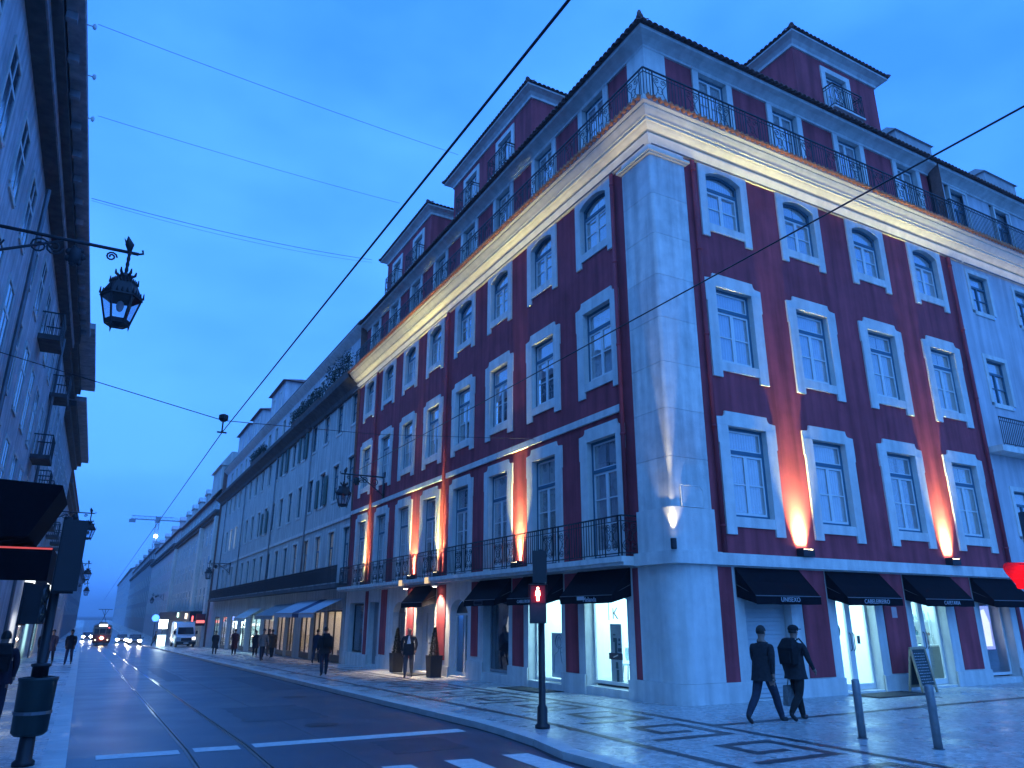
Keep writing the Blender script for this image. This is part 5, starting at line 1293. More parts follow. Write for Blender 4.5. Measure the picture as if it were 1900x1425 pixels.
# figure sketch in the second window: generic line drawing
p_=thing('window_poster','pale line sketch of a figure on the lit window','poster',(.27,5.5,.95),rad(-90)); m=MB(); m.box(-.42,.42,0,.005,-.75,.45); ob('poster_sheet',m,M('pale_film',(.72,.76,.76),.5),p_)
m=MB(); m.tube([(.10*math.cos(.5*i),-.006,.20+.13*math.sin(.5*i)) for i in range(14)],.008,4)
for a_ in range(5): m.tube([(.17*math.cos(.4*i+a_)*(1+.12*a_%3),-.006,.22+.19*math.sin(.4*i+a_)) for i in range(9)],.006,4)
m.tube([(-.04,-.006,.07),(-.06,-.006,-.05),(-.25,-.006,-.15),(-.30,-.006,-.65)],.008,4); m.tube([(.04,-.006,.07),(.06,-.006,-.05),(.22,-.006,-.12),(.30,-.006,-.40),(.24,-.006,-.60)],.008,4); m.tube([(.06,-.006,-.05),(.12,-.006,-.3),(.22,-.006,-.52)],.012,4)
ob('ink_lines',m,SK,p_)
flat('window_notice','grey sheet notice taped high in the sketch-poster window','notice','L',5.22,1.78,-.285,.24,.36,PAP)
flat('window_notice','small dark opening-hours card below the grey sheet','notice','L',5.18,1.42,-.285,.22,.22,M('dark_card',(.02,.05,.07),.5))
flat('window_notice','tiny pale sticker beside a blue tag low in the sketch window','notice','L',5.2,1.16,-.285,.14,.06,M('sticker',(.25,.5,.6),.5))
flat('window_poster','tall dim poster of a face in the dark shop window','poster','L',8.9,1.25,-.36,1.5,2.15,M('dim_poster',(.10,.12,.14),.6,.3,.5,1.6))
# generic soft face shapes on it
pf=thing('poster_face','soft grey face shape printed on the dim window poster','print',(.352,8.9,1.2),rad(-90)); m=MB(); m.prism([(.30*math.cos(q)+.12,.42*math.sin(q)+.30) for q in [2*math.pi*i/18 for i in range(18)]],-.002,.0); ob('face_oval',m,M('print_grey',(.22,.25,.27),.6,.3,.2,4),pf)
m=MB(); m.prism([(.34*math.cos(q)+.14,.30*math.sin(q)+.68) for q in [math.pi*i/12 for i in range(13)]]+[(-.2,.55),(.1,.6),(.42,.5)],-.004,-.0025); m.prism([(-.7,-1.0),(.7,-1.0),(.7,-.35),(.35,-.1),(.2,-.18),(-.1,-.16),(-.4,-.35),(-.7,-.5)],-.004,-.0025); ob('dark_print_mass',m,M('print_black',(.02,.022,.03),.6),pf)
# K mark, price column and chair in the corner window
facade_text('K','L',3.02,1.92,-.45,.42,M('brown_mark',(.22,.13,.09),.6),name='window_letter')
kb=MB(); kb.box(-.012,.012,-.005,.005,-.22,.22); lo_,rz=spot('L',3.30,1.98,-.45); put('window_letter_bar',kb.mesh('bar',M('brown_mark',(.22,.13,.09),.6)),RB,tuple(Vector(lo_)-RO),rz)
dp=thing('product_stand','tall grey display panel with dark product marks in the corner window','display',(.50,3.10,.95),rad(-90)); m=MB(); m.box(-.24,.24,0,.02,-.70,.72); ob('panel_board',m,M('panel_grey',(.35,.47,.52),.6),dp)
m=MB()
for (x,z,w,h) in ((-.06,.45,.10,.03),(-.03,.32,.16,.10),(.15,.33,.06,.07),(.15,.22,.09,.04),(.16,.08,.16,.09),(0,.12,.10,.30),(.02,-.30,.10,.16),(.04,-.55,.10,.30)): m.box(x-w/2,x+w/2,-.006,0,z-h/2,z+h/2)
ob('product_marks',m,M('print_dark_teal',(.03,.09,.12),.6),dp)
m=MB(); m.box(-.30,.28,-.02,-.007,-.16,.0); ob('dark_label',m,M('print_dark',(.03,.03,.05),.6),dp); m=MB(); m.add([(-.10,-.022,-.12),(.10,-.022,-.06),(.10,-.022,-.03),(-.10,-.022,-.09)],[(0,1,2,3)]); ob('white_slash',m,SASH,dp)
ch=thing('chair','pale moulded chair with grey seat in the corner window','chair',(1.0,3.15,.22),rad(-60)); PCH=M('white_chair_shell',(.55,.66,.70),.4)
m=MB(); m.prism([(-.22,.84),(.22,.84),(.24,.62),(.20,.52),(-.20,.52),(-.24,.62)],.18,.22); ob('backrest',m,PCH,ch); m=MB(); m.box(-.22,.22,-.22,.20,.42,.46); ob('seat',m,PCH,ch)
for x in (-.18,.18):
    for y in (-.18,.18): m=MB(); m.tube([(x*.8,y*.8,.42),(x,y,0)],.013,6); ob('leg',m,GREYM,ch)
# stickers on the lit double door
st_=thing('door_sticker','oval dark sticker with pale emblem on the lit double door','sticker',(5.62,.292,1.52)); m=MB(); m.prism([(.105*math.cos(2*math.pi*i/18),.16*math.sin(2*math.pi*i/18)) for i in range(18)],-.004,0); ob('sticker_oval',m,M('sticker_teal',(.02,.10,.12),.5),st_); m=MB(); m.ball((0,-.004,.06),(.05,.003,.05),10); m.box(-.06,.06,-.007,-.0045,-.05,-.02); m.box(-.07,.07,-.007,-.0045,-.09,-.065); ob('sticker_emblem',m,M('emblem_pale',(.6,.6,.45),.6),st_)
flat('door_notice','small dark card on the right leaf of the lit double door','notice','R',6.40,1.28,-.286,.12,.20,M('dark_card',(.02,.05,.07),.5))
flat('wall_notice','small pale paper notice high on the red wall above the chalkboard','notice','R',7.62,1.98,.026,.22,.28,M('pink_paper',(.55,.42,.42),.8))
# light box behind the right shop window and a counter with goods behind the third door
lb=thing('light_box','glowing white and violet poster box in the end shop window','light box',(12.85,.60,1.6)); m=MB(); m.box(-.42,.42,0,.06,-.72,.62); ob('box_frame',m,M('violet_frame',(.2,.2,.5),.5),lb); m=MB(); m.box(-.39,.39,-.008,-.002,-.69,.59); ob('lit_face',m,EM('violet_glow',(.42,.48,1.0),1.0),lb); m=MB(); m.prism([(-.12,-.6),(.26,-.6),(.30,.1),(.12,.5),(-.10,.45),(-.22,.0)],-.014,-.009); ob('bright_print',m,EM('white_poster_glow',(.9,.92,1.0),1.5),lb)
ct=thing('shop_counter','counter with small bright goods inside the third lit door','counter',(10.35,1.35,.05)); m=MB(); m.box(-.9,.9,-.3,.3,0,.95); ob('counter_body',m,M('counter_grey',(.30,.36,.38),.5),ct); m=MB(); m.box(-.95,.95,-.34,.34,.952,1.0); ob('counter_top',m,SASH,ct)
for i in range(6):
    m=MB(); h=(.30,.14,.22,.11,.26,.17)[i]; m.lathe([(.045,0),(.05,h*.6),(.018,h*.8),(.018,h)],10); b=ob('jar',m,M('jar_%d'%(i%3),[(.5,.5,.48),(.12,.2,.2),(.35,.2,.15)][i%3],.2,.6),None,(9.65+i*.26,1.22+.1*(i%2),1.052),0); b['label']=('first','second','third','fourth','fifth','sixth')[i]+' jar from the door stile on the counter inside the third lit door'; b['category']='jar'; b['group']='jars on the counter'
for k,(x,y,z) in enumerate(((10.3,1.5,1.85),(10.9,2.3,1.75))):
    bl=thing('hanging_lamp',('pale cone ceiling lamp seen through the left leaf of the third door','pale cone ceiling lamp deeper behind the third door')[k],'lamp',(x,y,z)); m=MB(); m.lathe([(.02,.6),(.02,.32),(.06,.30),(.28,0),(.27,0)],14); ob('shade',m,M('lamp_shade',(.6,.7,.7),.6),bl,smooth=True)

# shelving with goods inside the lit shops
def display_shelf(label,side,s,o,ln,zf,n=4,seed=1):
    rg=random.Random(seed); loc,rz=spot(side,s,zf,o); rz+=rad(90) if side=='L' else rad(-90)
    t=thing('display_shelf',label,'shelf',loc,rz); W1=M('shelf_white',(.55,.60,.62),.5); fr=MB()
    for x in (-ln/2,ln/2-.03): fr.box(x,x+.03,-.02,.02,0,1.95)
    ob('shelf_frame',fr,W1,t)
    gd=[MB(),MB(),MB()]
    for k in range(n):
        z=.35+k*.45; sh=MB(); sh.box(-ln/2+.032,ln/2-.032,-.14,.14,z,z+.02); ob('shelf_board',sh,W1,t)
        x=-ln/2+.08
        while x<ln/2-.1:
            w=rg.uniform(.03,.09); h=rg.uniform(.08,.30); b=gd[rg.randrange(3)]
            if rg.random()<.55: b.lathe([(w/2,0),(w/2,h*.65),(w*.2,h*.75),(w*.2,h)],8,(x+w/2,rg.uniform(-.06,.06),z+.021))
            else: b.box(x,x+w,-.06,.05,z+.021,z+.021+h)
            x+=w+rg.uniform(.01,.07)
    for b,c in zip(gd,((.06,.16,.20),(.30,.34,.34),(.20,.10,.08))): ob('goods',b,M('goods_%g'%c[0],c,.4,.5),t,kind='stuff')
display_shelf('tall goods shelf inside the third lit door','R',11.2,-2.1,1.6,.05,4,11)
# ---------------------------------------------------------------- people
SKIN=M('skin',(.27,.16,.12),.55,.35,.1,20); HAIR=M('dark_hair',(.02,.017,.015),.6,.3,.2,30); SHOE=M('dark_shoe',(.02,.02,.022),.4)
def cloth(n,c): return M('cloth_'+n,c,.9,.15,.25,14,bump=.3,bscale=60)
def skin_body(V,E_,Rr,roots,tags,mats,levels=2):
    me=bpy.data.meshes.new('person_body'); me.from_pydata(V,E_,[])
    o=bpy.data.objects.new('tmp',me); COL.objects.link(o)
    md=o.modifiers.new('skin','SKIN'); md.use_smooth_shade=True; md.branch_smoothing=.6
    for i,r in enumerate(Rr):
        sv=me.skin_vertices[0].data[i]; sv.radius=r if isinstance(r,tuple) else (r,r); sv.use_root=(i in roots)
    sb=o.modifiers.new('sub','SUBSURF'); sb.levels=levels; sb.render_levels=levels
    dg=bpy.context.evaluated_depsgraph_get(); dg.update(); out_=bpy.data.meshes.new_from_object(o.evaluated_get(dg)); bpy.data.objects.remove(o); bpy.data.meshes.remove(me)
    out_.materials.clear()
    for m in mats: out_.materials.append(m)
    Vv=[Vector(v) for v in V]
    for p in out_.polygons:
        c=p.center; best=1e9; tg=0
        for (a,b),t in zip(E_,tags):
            ab=Vv[b]-Vv[a]; k=max(0,min(1,(c-Vv[a]).dot(ab)/max(1e-9,ab.dot(ab)))); d=(c-(Vv[a]+ab*k)).length
            if d<best: best=d; tg=t
        p.material_index=tg; p.use_smooth=True
    return out_
def person(label, x, y, face_deg, h=1.72, legs=((22,4),(-18,24)), arms=((-18,18),(16,26)), top=(.03,.032,.04), low=(.03,.032,.045), hair=HAIR, bald=False, cap=False, lean=4, coat=.17, shirt=None, spread=0.05, group='people walking on the pavements', elbows=(0,0), bulk=1.12, lv=2):
    """one walking figure; faces -Y before turning"""
    t=thing('person',label,'person',(x,y,gz(y)),rad(face_deg),group)
    V=[];E_=[];Rr=[];T=[]
    def v(p,r): V.append(tuple(p)); Rr.append(r); return len(V)-1
    def e(a,b,tag): E_.append((a,b)); T.append(tag)
    ln=rad(lean); b=bulk
    up=lambda q:(0,-math.sin(ln)*q,.95+math.cos(ln)*q)
    pel=v((0,0,.95),(.145*b,.115*b)); sp=v(up(.17),(.15*b,.115*b)); ch=v(up(.38),(.165*b,.115*b)); nk=v(up(.52),(.075,.07)); n2=v(up(.57),(.055,.058))
    hb=v((up(.63)[0],up(.63)[1]-.012,up(.63)[2]),(.068,.080)); hm=v((0,up(.70)[1]-.012,up(.70)[2]),(.082,.100)); ht=v((0,up(.765)[1]+.004,up(.765)[2]),(.062,.078))
    e(pel,sp,1);e(sp,ch,1);e(ch,nk,1);e(nk,n2,0);e(n2,hb,0);e(hb,hm,0);e(hm,ht,0)
    hands=[]; toes=[]
    for s,(th,kn) in ((-1,legs[0]),(1,legs[1])):
        hp=v((s*.088,0,.90),(.092*b,.098*b)); e(pel,hp,2)
        a=rad(th); c=rad(th-kn); kp=(s*(.09+spread*.3),-.42*math.sin(a),.90-.42*math.cos(a)); k_=v(kp,(.066*b,.070*b)); e(hp,k_,2)
        mid=v((kp[0],kp[1]-.2*math.sin(c)+.012,kp[2]-.2*math.cos(c)),(.062*b,.066*b)); e(k_,mid,2)
        ap=(s*(.085+spread*.5),kp[1]-.41*math.sin(c),kp[2]-.41*math.cos(c)); an=v(ap,(.050,.056)); e(mid,an,2)
        ft=c*.8 if th<0 else c*.3
        hl=v((ap[0],ap[1]+.02*math.cos(ft),ap[2]-.045),(.042,.042)); e(an,hl,3)
        tp=(ap[0]+s*.015,ap[1]-.155*math.cos(ft),ap[2]-.058+.155*math.sin(ft)); tv=v(tp,(.044,.032)); e(hl,tv,3); toes.append(min(tp[2]-.03,ap[2]-.085))
    for i,(s,(sh,el)) in enumerate(((-1,arms[0]),(1,arms[1]))):
        sp0=up(.455); S=v((s*.175*b,sp0[1],sp0[2]),(.066*b,.066*b)); e(ch,S,1)
        a=rad(sh); ep=(s*(.198*b+.02+elbows[i]),sp0[1]-.27*math.sin(a),sp0[2]-.27*math.cos(a)); El=v(ep,(.050*b,.050*b)); e(S,El,1)
        c=rad(sh+el); wp_=(s*(.185*b+.02),ep[1]-.24*math.sin(c),ep[2]-.24*math.cos(c)); w=v(wp_,(.038,.034)); e(El,w,1)
        dr=Vector((0,-math.sin(c),-math.cos(c))); pp=Vector(wp_)+dr*.075; pm=v(pp,(.022,.038)); e(w,pm,0); hands.append((pp,dr,s,Vector(wp_)))
    roots=[pel]
    for (pp,dr,s,wv) in hands:
        sd=Vector((0,dr.z,-dr.y)) # across the palm
        for k in range(4):
            off=sd*(.028-.0185*k); L_=(.075,.085,.080,.062)[k]; a0=v(pp+off+dr*.0,.0095); a1=v(pp+off+dr*L_*.6+Vector((-s*.008,0,0)),.009); a2=v(pp+off+dr*L_*.95+Vector((-s*.03,0,0)),.0078); e(a0,a1,0);e(a1,a2,0); roots.append(a0)
        a0=v(wv+dr*.03+sd*.022,.011); a1=v(wv+dr*.065+sd*.052+Vector((-s*.012,0,0)),.0105); a2=v(wv+dr*.10+sd*.055+Vector((-s*.022,0,0)),.009); e(a0,a1,0);e(a1,a2,0); roots.append(a0)
    dz=-min(toes); k=h/1.735
    V=[(p[0]*k,p[1]*k,(p[2]+dz)*k) for p in V]; Rr=[tuple(q*k for q in (r if isinstance(r,tuple) else (r,r))) for r in Rr]
    nm='_'.join(f'{q:.3f}' for q in top); nl='_'.join(f'{q:.3f}' for q in low)
    me=skin_body(V,E_,Rr,roots,T,[SKIN,cloth(nm,top),cloth(nl,low),SHOE],lv)
    body=put('body',me,t)
    H=Vector(V[hm]); 
    # face: nose, ears, eyes
    f=MB(); f.tube([(0,H.y-.088*k,H.z+.02*k),(0,H.y-.122*k,H.z-.028*k),(0,H.y-.09*k,H.z-.036*k)],[.010*k,.016*k,.010*k],6)
    for s in (-1,1): f.ball((s*.083*k,H.y+.008*k,H.z-.005*k),(.012*k,.024*k,.034*k),8)
    ob('nose_and_ears',f,SKIN,t,smooth=True)
    ey=MB()
    for s in (-1,1): ey.ball((s*.032*k,H.y-.094*k,H.z+.018*k),(.014*k,.008*k,.007*k),8)
    ey.box(-.022*k,.022*k,H.y-.098*k,H.y-.088*k,H.z-.068*k,H.z-.060*k); ob('eyes_and_mouth',ey,HAIR,t)
    if not bald:
        hr=MB(); n=14; v_=[]
        for i in range(8):
            a=math.pi*.62*i/7
            for j in range(n):
                q=2*math.pi*j/n; fr=(1.0 if math.sin(q)>-.35 else .72) # shorter at the forehead
                a2=a*fr; v_.append((H.x+.091*k*math.sin(a2)*math.cos(q),H.y+.006*k+.108*k*math.sin(a2)*math.sin(q),H.z+.012*k+.118*k*math.cos(a2)))
        hr.add(v_,[(i*n+j,i*n+(j+1)%n,(i+1)*n+(j+1)%n,(i+1)*n+j) for i in range(7) for j in range(n)]); ob('hair',hr,hair,t,smooth=True)
    if cap:
        c=MB(); c.ball((H.x,H.y+.004*k,H.z+.052*k),(.102*k,.118*k,.080*k),12); c.prism([(-.07*k,H.y-.09*k),(.07*k,H.y-.09*k),(.05*k,H.y-.185*k),(-.05*k,H.y-.185*k)],H.z+.035*k,H.z+.05*k,'z'); ob('cap',c,cloth('cap',(.02,.02,.024)),t,smooth=False)
    if shirt:
        c=MB(); a=V[ch]; c.prism([(-.075*k,a[2]-.16*k),(.07*k,a[2]-.16*k),(.018*k,a[2]+.12*k),(-.018*k,a[2]+.12*k)],a[1]-.140*k*b,a[1]-.120*k*b); ob('shirt_front',c,cloth('white_shirt',shirt),t)
    if coat:
        c=MB(); a=V[sp]; p=V[pel]; n=16; v_=[]
        for (z,r1,r2,dy) in ((a[2]+.08*k,.160*b,.130*b,a[1]),(p[2]+.02,.180*b,.150*b,p[1]),(p[2]-coat*.5*k,.19*b,.165*b,p[1]),(p[2]-coat*k,.195*b+.05*coat,.175*b+.12*coat,p[1])):
            for j in range(n):
                q=2*math.pi*j/n; w_=1+.04*math.sin(3*q); v_.append((r1*k*w_*math.cos(q),dy+r2*k*w_*math.sin(q),z))
        c.add(v_,[(i*n+j,i*n+(j+1)%n,(i+1)*n+(j+1)%n,(i+1)*n+j) for i in range(3) for j in range(n)]); ob('coat_skirt',c,cloth(nm,top),t,smooth=True)
    t['h']=h
    return t,V,k
def backpack(label,pt,col,size=1.0):
    t,V,k=pt; b=thing('backpack',label,'backpack',tuple(t.location),t.rotation_euler[2])
    z=V[2][2]; y=V[2][1]+.115*k*size
    m=MB(); m.add([(-.15,y,z-.26),(.15,y,z-.26),(.15,y+.17*size,z-.28),(-.15,y+.17*size,z-.28),(-.16,y-.01,z+.05),(.16,y-.01,z+.05),(.16,y+.19*size,z+.02),(-.16,y+.19*size,z+.02),(-.10,y-.015,z+.20),(.10,y-.015,z+.20),(.10,y+.10*size,z+.18),(-.10,y+.10*size,z+.18)],[(3,2,1,0),(0,1,5,4),(1,2,6,5),(2,3,7,6),(3,0,4,7),(4,5,9,8),(5,6,10,9),(6,7,11,10),(7,4,8,11),(8,9,10,11)])
    ob('pack_body',m,cloth('pack',col),b); p=MB(); p.box(-.11,.11,y+.175*size,y+.215*size,z-.24,z-.04); ob('front_pocket',p,cloth('pack',col),b)
    s=MB()
    for q in (-1,1): s.tube([(q*.10,y,z+.14),(q*.12,y-.12,z+.185),(q*.13,y-.27,z+.06),(q*.13,y-.14,z-.20),(q*.13,y+.02,z-.22)],.016,5)
    ob('strap',s,cloth('pack',col),b)
    return b
def handbag(label,pt,side,col,w=.34,h=.36,d=.12,cat='bag'):
    t,V,k=pt
    # under the hand of that side
    i=[j for j,p in enumerate(V)]
    hp=[Vector(p) for p in V if (p[0]*side>.15 and p[2]<V[0][2]+.12*k and p[2]>.5)]
    hp=min(hp,key=lambda p:p.z) if hp else Vector((side*.24,0,.75))
    b=thing('bag',label,cat,tuple(t.location),t.rotation_euler[2]); c=hp-Vector((0,0,.10))
    m=MB(); m.add([(c.x-d/2,c.y-w/2,c.z-h),(c.x+d/2,c.y-w/2,c.z-h),(c.x+d/2,c.y+w/2,c.z-h),(c.x-d/2,c.y+w/2,c.z-h),(c.x-d*.3,c.y-w*.46,c.z),(c.x+d*.3,c.y-w*.46,c.z),(c.x+d*.3,c.y+w*.46,c.z),(c.x-d*.3,c.y+w*.46,c.z)],[(3,2,1,0),(0,1,5,4),(1,2,6,5),(2,3,7,6),(3,0,4,7),(4,5,6,7)]); ob('bag_body',m,cloth('bag_%g'%col[0],col),b)
    s=MB(); s.tube([(c.x,c.y-w*.2,c.z-.01),(c.x,c.y-.02,c.z+.11),(c.x,c.y+.02,c.z+.11),(c.x,c.y+w*.2,c.z-.01)],.010,5); ob('bag_handle',s,cloth('bag_%g'%col[0],col),b)
BLK=(.026,.026,.030); NAVY=(.03,.036,.055); GRY=(.07,.07,.08)
p1=person('bare-headed man in dark jacket striding past the roller shutter',-.52,-2.80,100,1.70,legs=((26,6),(-20,22)),arms=((-16,20),(14,28)),top=BLK,low=NAVY,bulk=1.14)
p2=person('man in flat cap and dark jacket walking beside the bare-headed man',.35,-2.80,96,1.70,legs=((-16,30),(20,5)),arms=((14,26),(-14,22)),top=BLK,low=(.022,.02,.02),cap=True,bulk=1.12)
backpack('black backpack on the man in the flat cap',p2,(.014,.014,.016))
handbag('grey carrier bag hanging from the hand of the man in the cap',p2,1,(.17,.18,.18),.34,.36)
p3=person('bald man in dark jacket and pale shirt walking out by the lit entrance',-1.33,13.2,-24,1.70,legs=((14,4),(-10,26)),arms=((-8,14),(6,22)),top=BLK,low=(.07,.075,.09),bald=True,shirt=(.60,.60,.60),bulk=1.2,elbows=(.02,.02))
p4=person('man with backpack walking away along the kerb side of the mosaic',-3.62,16.1,176,1.70,legs=((10,4),(-6,14)),arms=((-6,16),(6,18)),top=(.035,.03,.03),low=NAVY,bulk=1.18)
backpack('rounded dark backpack on the man walking away along the mosaic',p4,(.05,.045,.045),1.1)
p5=person('dim walker close to the dark shop front at the red house end',-.95,27.6,150,1.66,legs=((14,4),(-12,18)),top=(.02,.025,.05),low=NAVY)
p6=person('woman in a knee-length dark coat under the striped awning',-1.55,41.5,-10,1.63,legs=((8,3),(-10,16)),top=(.022,.022,.03),low=BLK,coat=.42,hair=M('brown_hair',(.06,.035,.02),.6))
p7=person('man in dark jacket just behind the woman in the dark coat',-.62,41.9,20,1.72,legs=((10,4),(-12,18)),top=BLK,low=GRY)
p8=person('woman in long dark red coat walking away near the cyan lit shop',-2.22,46.0,178,1.75,legs=((7,3),(-8,14)),top=(.06,.018,.022),low=BLK,coat=.55,hair=M('brown_hair',(.06,.035,.02),.6))
p9=person('person in long black coat with a handbag, farthest on the mosaic pavement',-3.2,48.6,172,1.64,legs=((7,3),(-8,14)),top=BLK,low=BLK,coat=.50)
handbag('black handbag of the farthest person in the long coat',p9,-1,(.015,.015,.018),.30,.26,.12)
p10=person('person in blue jeans and dark jacket coming along the shaded kerb',-12.42,34.6,-6,1.75,legs=((16,5),(-12,22)),arms=((-20,30),(20,10)),top=(.02,.02,.028),low=(.04,.06,.12))
p11=person('person in a violet-grey coat on the shaded pavement behind the jeans wearer',-13.35,36.5,-4,1.74,legs=((12,4),(-10,18)),top=(.06,.05,.08),low=NAVY,coat=.3)
p12=person('heavily dressed person with a big backpack cut by the picture edge',-12.95,3.9,182,1.62,legs=((14,5),(-14,20)),arms=((-10,20),(12,20)),top=(.03,.022,.035),low=(.03,.03,.05),bulk=1.25)
backpack('bulky dark violet backpack on the person at the picture edge',p12,(.03,.02,.035),1.7)
p15=person('pale-jacketed walker between the kerb man and the striped awning',-2.6,33.5,8,1.72,legs=((12,4),(-12,20)),top=(.16,.15,.14),low=NAVY)
p16=person('stocky figure in brown coat near the warm lit windows',-1.2,37.8,190,1.68,legs=((9,4),(-9,16)),top=(.07,.045,.03),low=BLK,coat=.35,bulk=1.22)
p13=person('dark walker behind the pole on the shaded pavement near the lit windows',-14.0,41,3,1.72,legs=((10,4),(-10,18)),top=BLK,low=BLK)
p14=person('far figure crossing near the parked van',-4.6,90,90,1.7,legs=((16,5),(-14,20)),top=BLK,low=NAVY,lv=1)

# ---------------------------------------------------------------- vehicles
def wheel(t,x,y,r=.34,w=.22,nm='wheel'):
    m=MB(); m.lathe([(r*.55,-w/2),(r*.93,-w/2),(r,-w*.35),(r,w*.35),(r*.93,w/2),(r*.55,w/2)],20); m.xf(Matrix.Translation((x,y,r))@Matrix.Rotation(rad(90),4,'Y')); wh=ob(nm,m,BLACKP,t); 
    h=MB(); h.lathe([(r*.56,-w*.42),(r*.5,-w*.48),(r*.1,-w*.5),(r*.1,w*.5),(r*.5,w*.48),(r*.56,w*.42)],12); h.xf(Matrix.Translation((x,y,r))@Matrix.Rotation(rad(90),4,'Y')); ob('rim',h,GREYM,wh)
def bevel_obj(o,w=.05,seg=3):
    b=o.modifiers.new('bevel','BEVEL'); b.width=w; b.segments=seg; b.limit_method='ANGLE'; b.angle_limit=rad(35)
    for p in o.data.polygons: p.use_smooth=True
VANP=M('white_van_paint',(.62,.64,.66),.3,.5,.05,coat=.6); HEADL=EM('dim_headlamp',(1,.9,.7),3); GLS=M('vehicle_glass',(.015,.02,.028),.05,.8,.1)
def van(label,x,y,rz):
    t=thing('parked_van',label,'van',(x,y,gz(y)),rz); prof=[(-2.9,.35),(-2.95,.95),(-2.75,1.18),(-2.05,1.35),(-1.45,2.15),(-1.1,2.62),(-.7,2.74),(2.8,2.74),(2.9,2.55),(2.9,.35)]
    b=MB(); b.prism(prof,-1.0,1.0,'x'); bo=ob('body',b,VANP,t); bevel_obj(bo,.10,3)
    ws=MB(); ws.add([(-.86,-2.035,1.40),(.86,-2.035,1.40),(.80,-1.48,2.13),(-.80,-1.48,2.13)],[(0,1,2,3)]); ws.v=[(p[0],p[1]-.03,p[2]+.02) for p in ws.v]; ob('windscreen',ws,GLS,t)
    g=MB(); g.box(-.55,.55,-3.0,-2.90,.72,1.05); ob('grille',g,BLACKP,t); bm_=MB(); bm_.box(-1.02,1.02,-3.05,-2.85,.32,.68); o=ob('bumper',bm_,BLACKP,t); bevel_obj(o,.04,2)
    pl=MB(); pl.box(-.26,.26,-3.065,-3.052,.44,.55); ob('number_plate',pl,SASH,t)
    for s in (-1,1):
        h=MB(); h.box(s*.78-.16,s*.78+.16,-2.985,-2.90,.85,1.12); ob('headlight',h,HEADL if s>0 else M('headlamp_off',(.5,.5,.52),.1,.7),t)
        mi=MB(); mi.box(s*1.18-.10,s*1.18+.10,-1.78,-1.66,1.42,1.78); mi.tube([(s*.98,-1.7,1.5),(s*1.12,-1.72,1.5)],.03,5); ob('mirror',mi,BLACKP,t)
        dw=MB(); a,c=sorted((s*1.004,s*1.012)); dw.prism([(-1.75,1.45),(-1.32,2.1),(-.7,2.1),(-.7,1.45)],a,c,'x'); ob('side_window',dw,GLS,t)
        for yy in (-1.95,1.85): wheel(t,s*.90,yy,.36,.24)
    st_=MB(); st_.box(-1.016,-1.011,-.2,2.3,.8,1.9); ob('side_print',st_,M('van_side_print',(.35,.42,.5),.4,.4,.6,5),t)
    return t
van('white delivery van parked facing out at the pavement edge',-2.15,83.0,rad(2))
def car(label,x,y,rz,paint,lit):
    t=thing('car',label,'car',(x,y,gz(y)+RD),rz); b=MB(); b.prism([(-2.05,.28),(-2.1,.6),(-1.95,.82),(-.95,.98),(1.75,1.0),(2.05,.85),(2.05,.28)],-.86,.86,'x'); o=ob('body',b,paint,t); bevel_obj(o,.10,3)
    c=MB(); c.prism([(-1.0,.98),(-.35,1.42),(1.0,1.45),(1.75,1.0)],-.72,.72,'x'); o=ob('cabin',c,GLS,t); bevel_obj(o,.08,2); r=MB(); r.prism([(-.40,1.435),(1.0,1.47),(1.1,1.45),(-.40,1.42)],-.66,.66,'x'); ob('roof_panel',r,paint,t)
    g=MB(); g.box(-.5,.5,-2.13,-2.05,.42,.62); ob('grille',g,BLACKP,t); pl=MB(); pl.box(-.26,.26,-2.15,-2.135,.34,.45); ob('number_plate',pl,SASH,t)
    for s in (-1,1):
        h=MB(); h.ball((s*.62,-2.05,.68),(.22,.10,.16),10); ob('headlight',h,EM('car_headlight',(1,.95,.86),lit),t)
        lamp('headlight_beam','SPOT',(s*.62,-2.2,.68),300,(1,.95,.86),t,(rad(88.5),0,math.pi*0),spot_size=rad(70),spot_blend=.9,shadow_soft_size=.1)
        for yy in (-1.3,1.3): wheel(t,s*.76,yy,.31,.2)
        m=MB(); m.box(s*.98-.07,s*.98+.07,-.75,-.65,.95,1.08); ob('mirror',m,paint,t)
car('dark car coming down the street with bright headlights',-6.1,104,rad(-3),M('dark_car_paint',(.02,.022,.03),.25,.6,.1,coat=.5),220)
car('farther car with headlights on beside the tram',-7.0,126,rad(-2),M('grey_car_paint',(.10,.10,.11),.25,.6,.1,coat=.5),160)
car('distant car seen past the tram on its dark side',-12.0,150,rad(-1),M('dark_car_paint',(.02,.022,.03),.25,.6,.1,coat=.5),160)
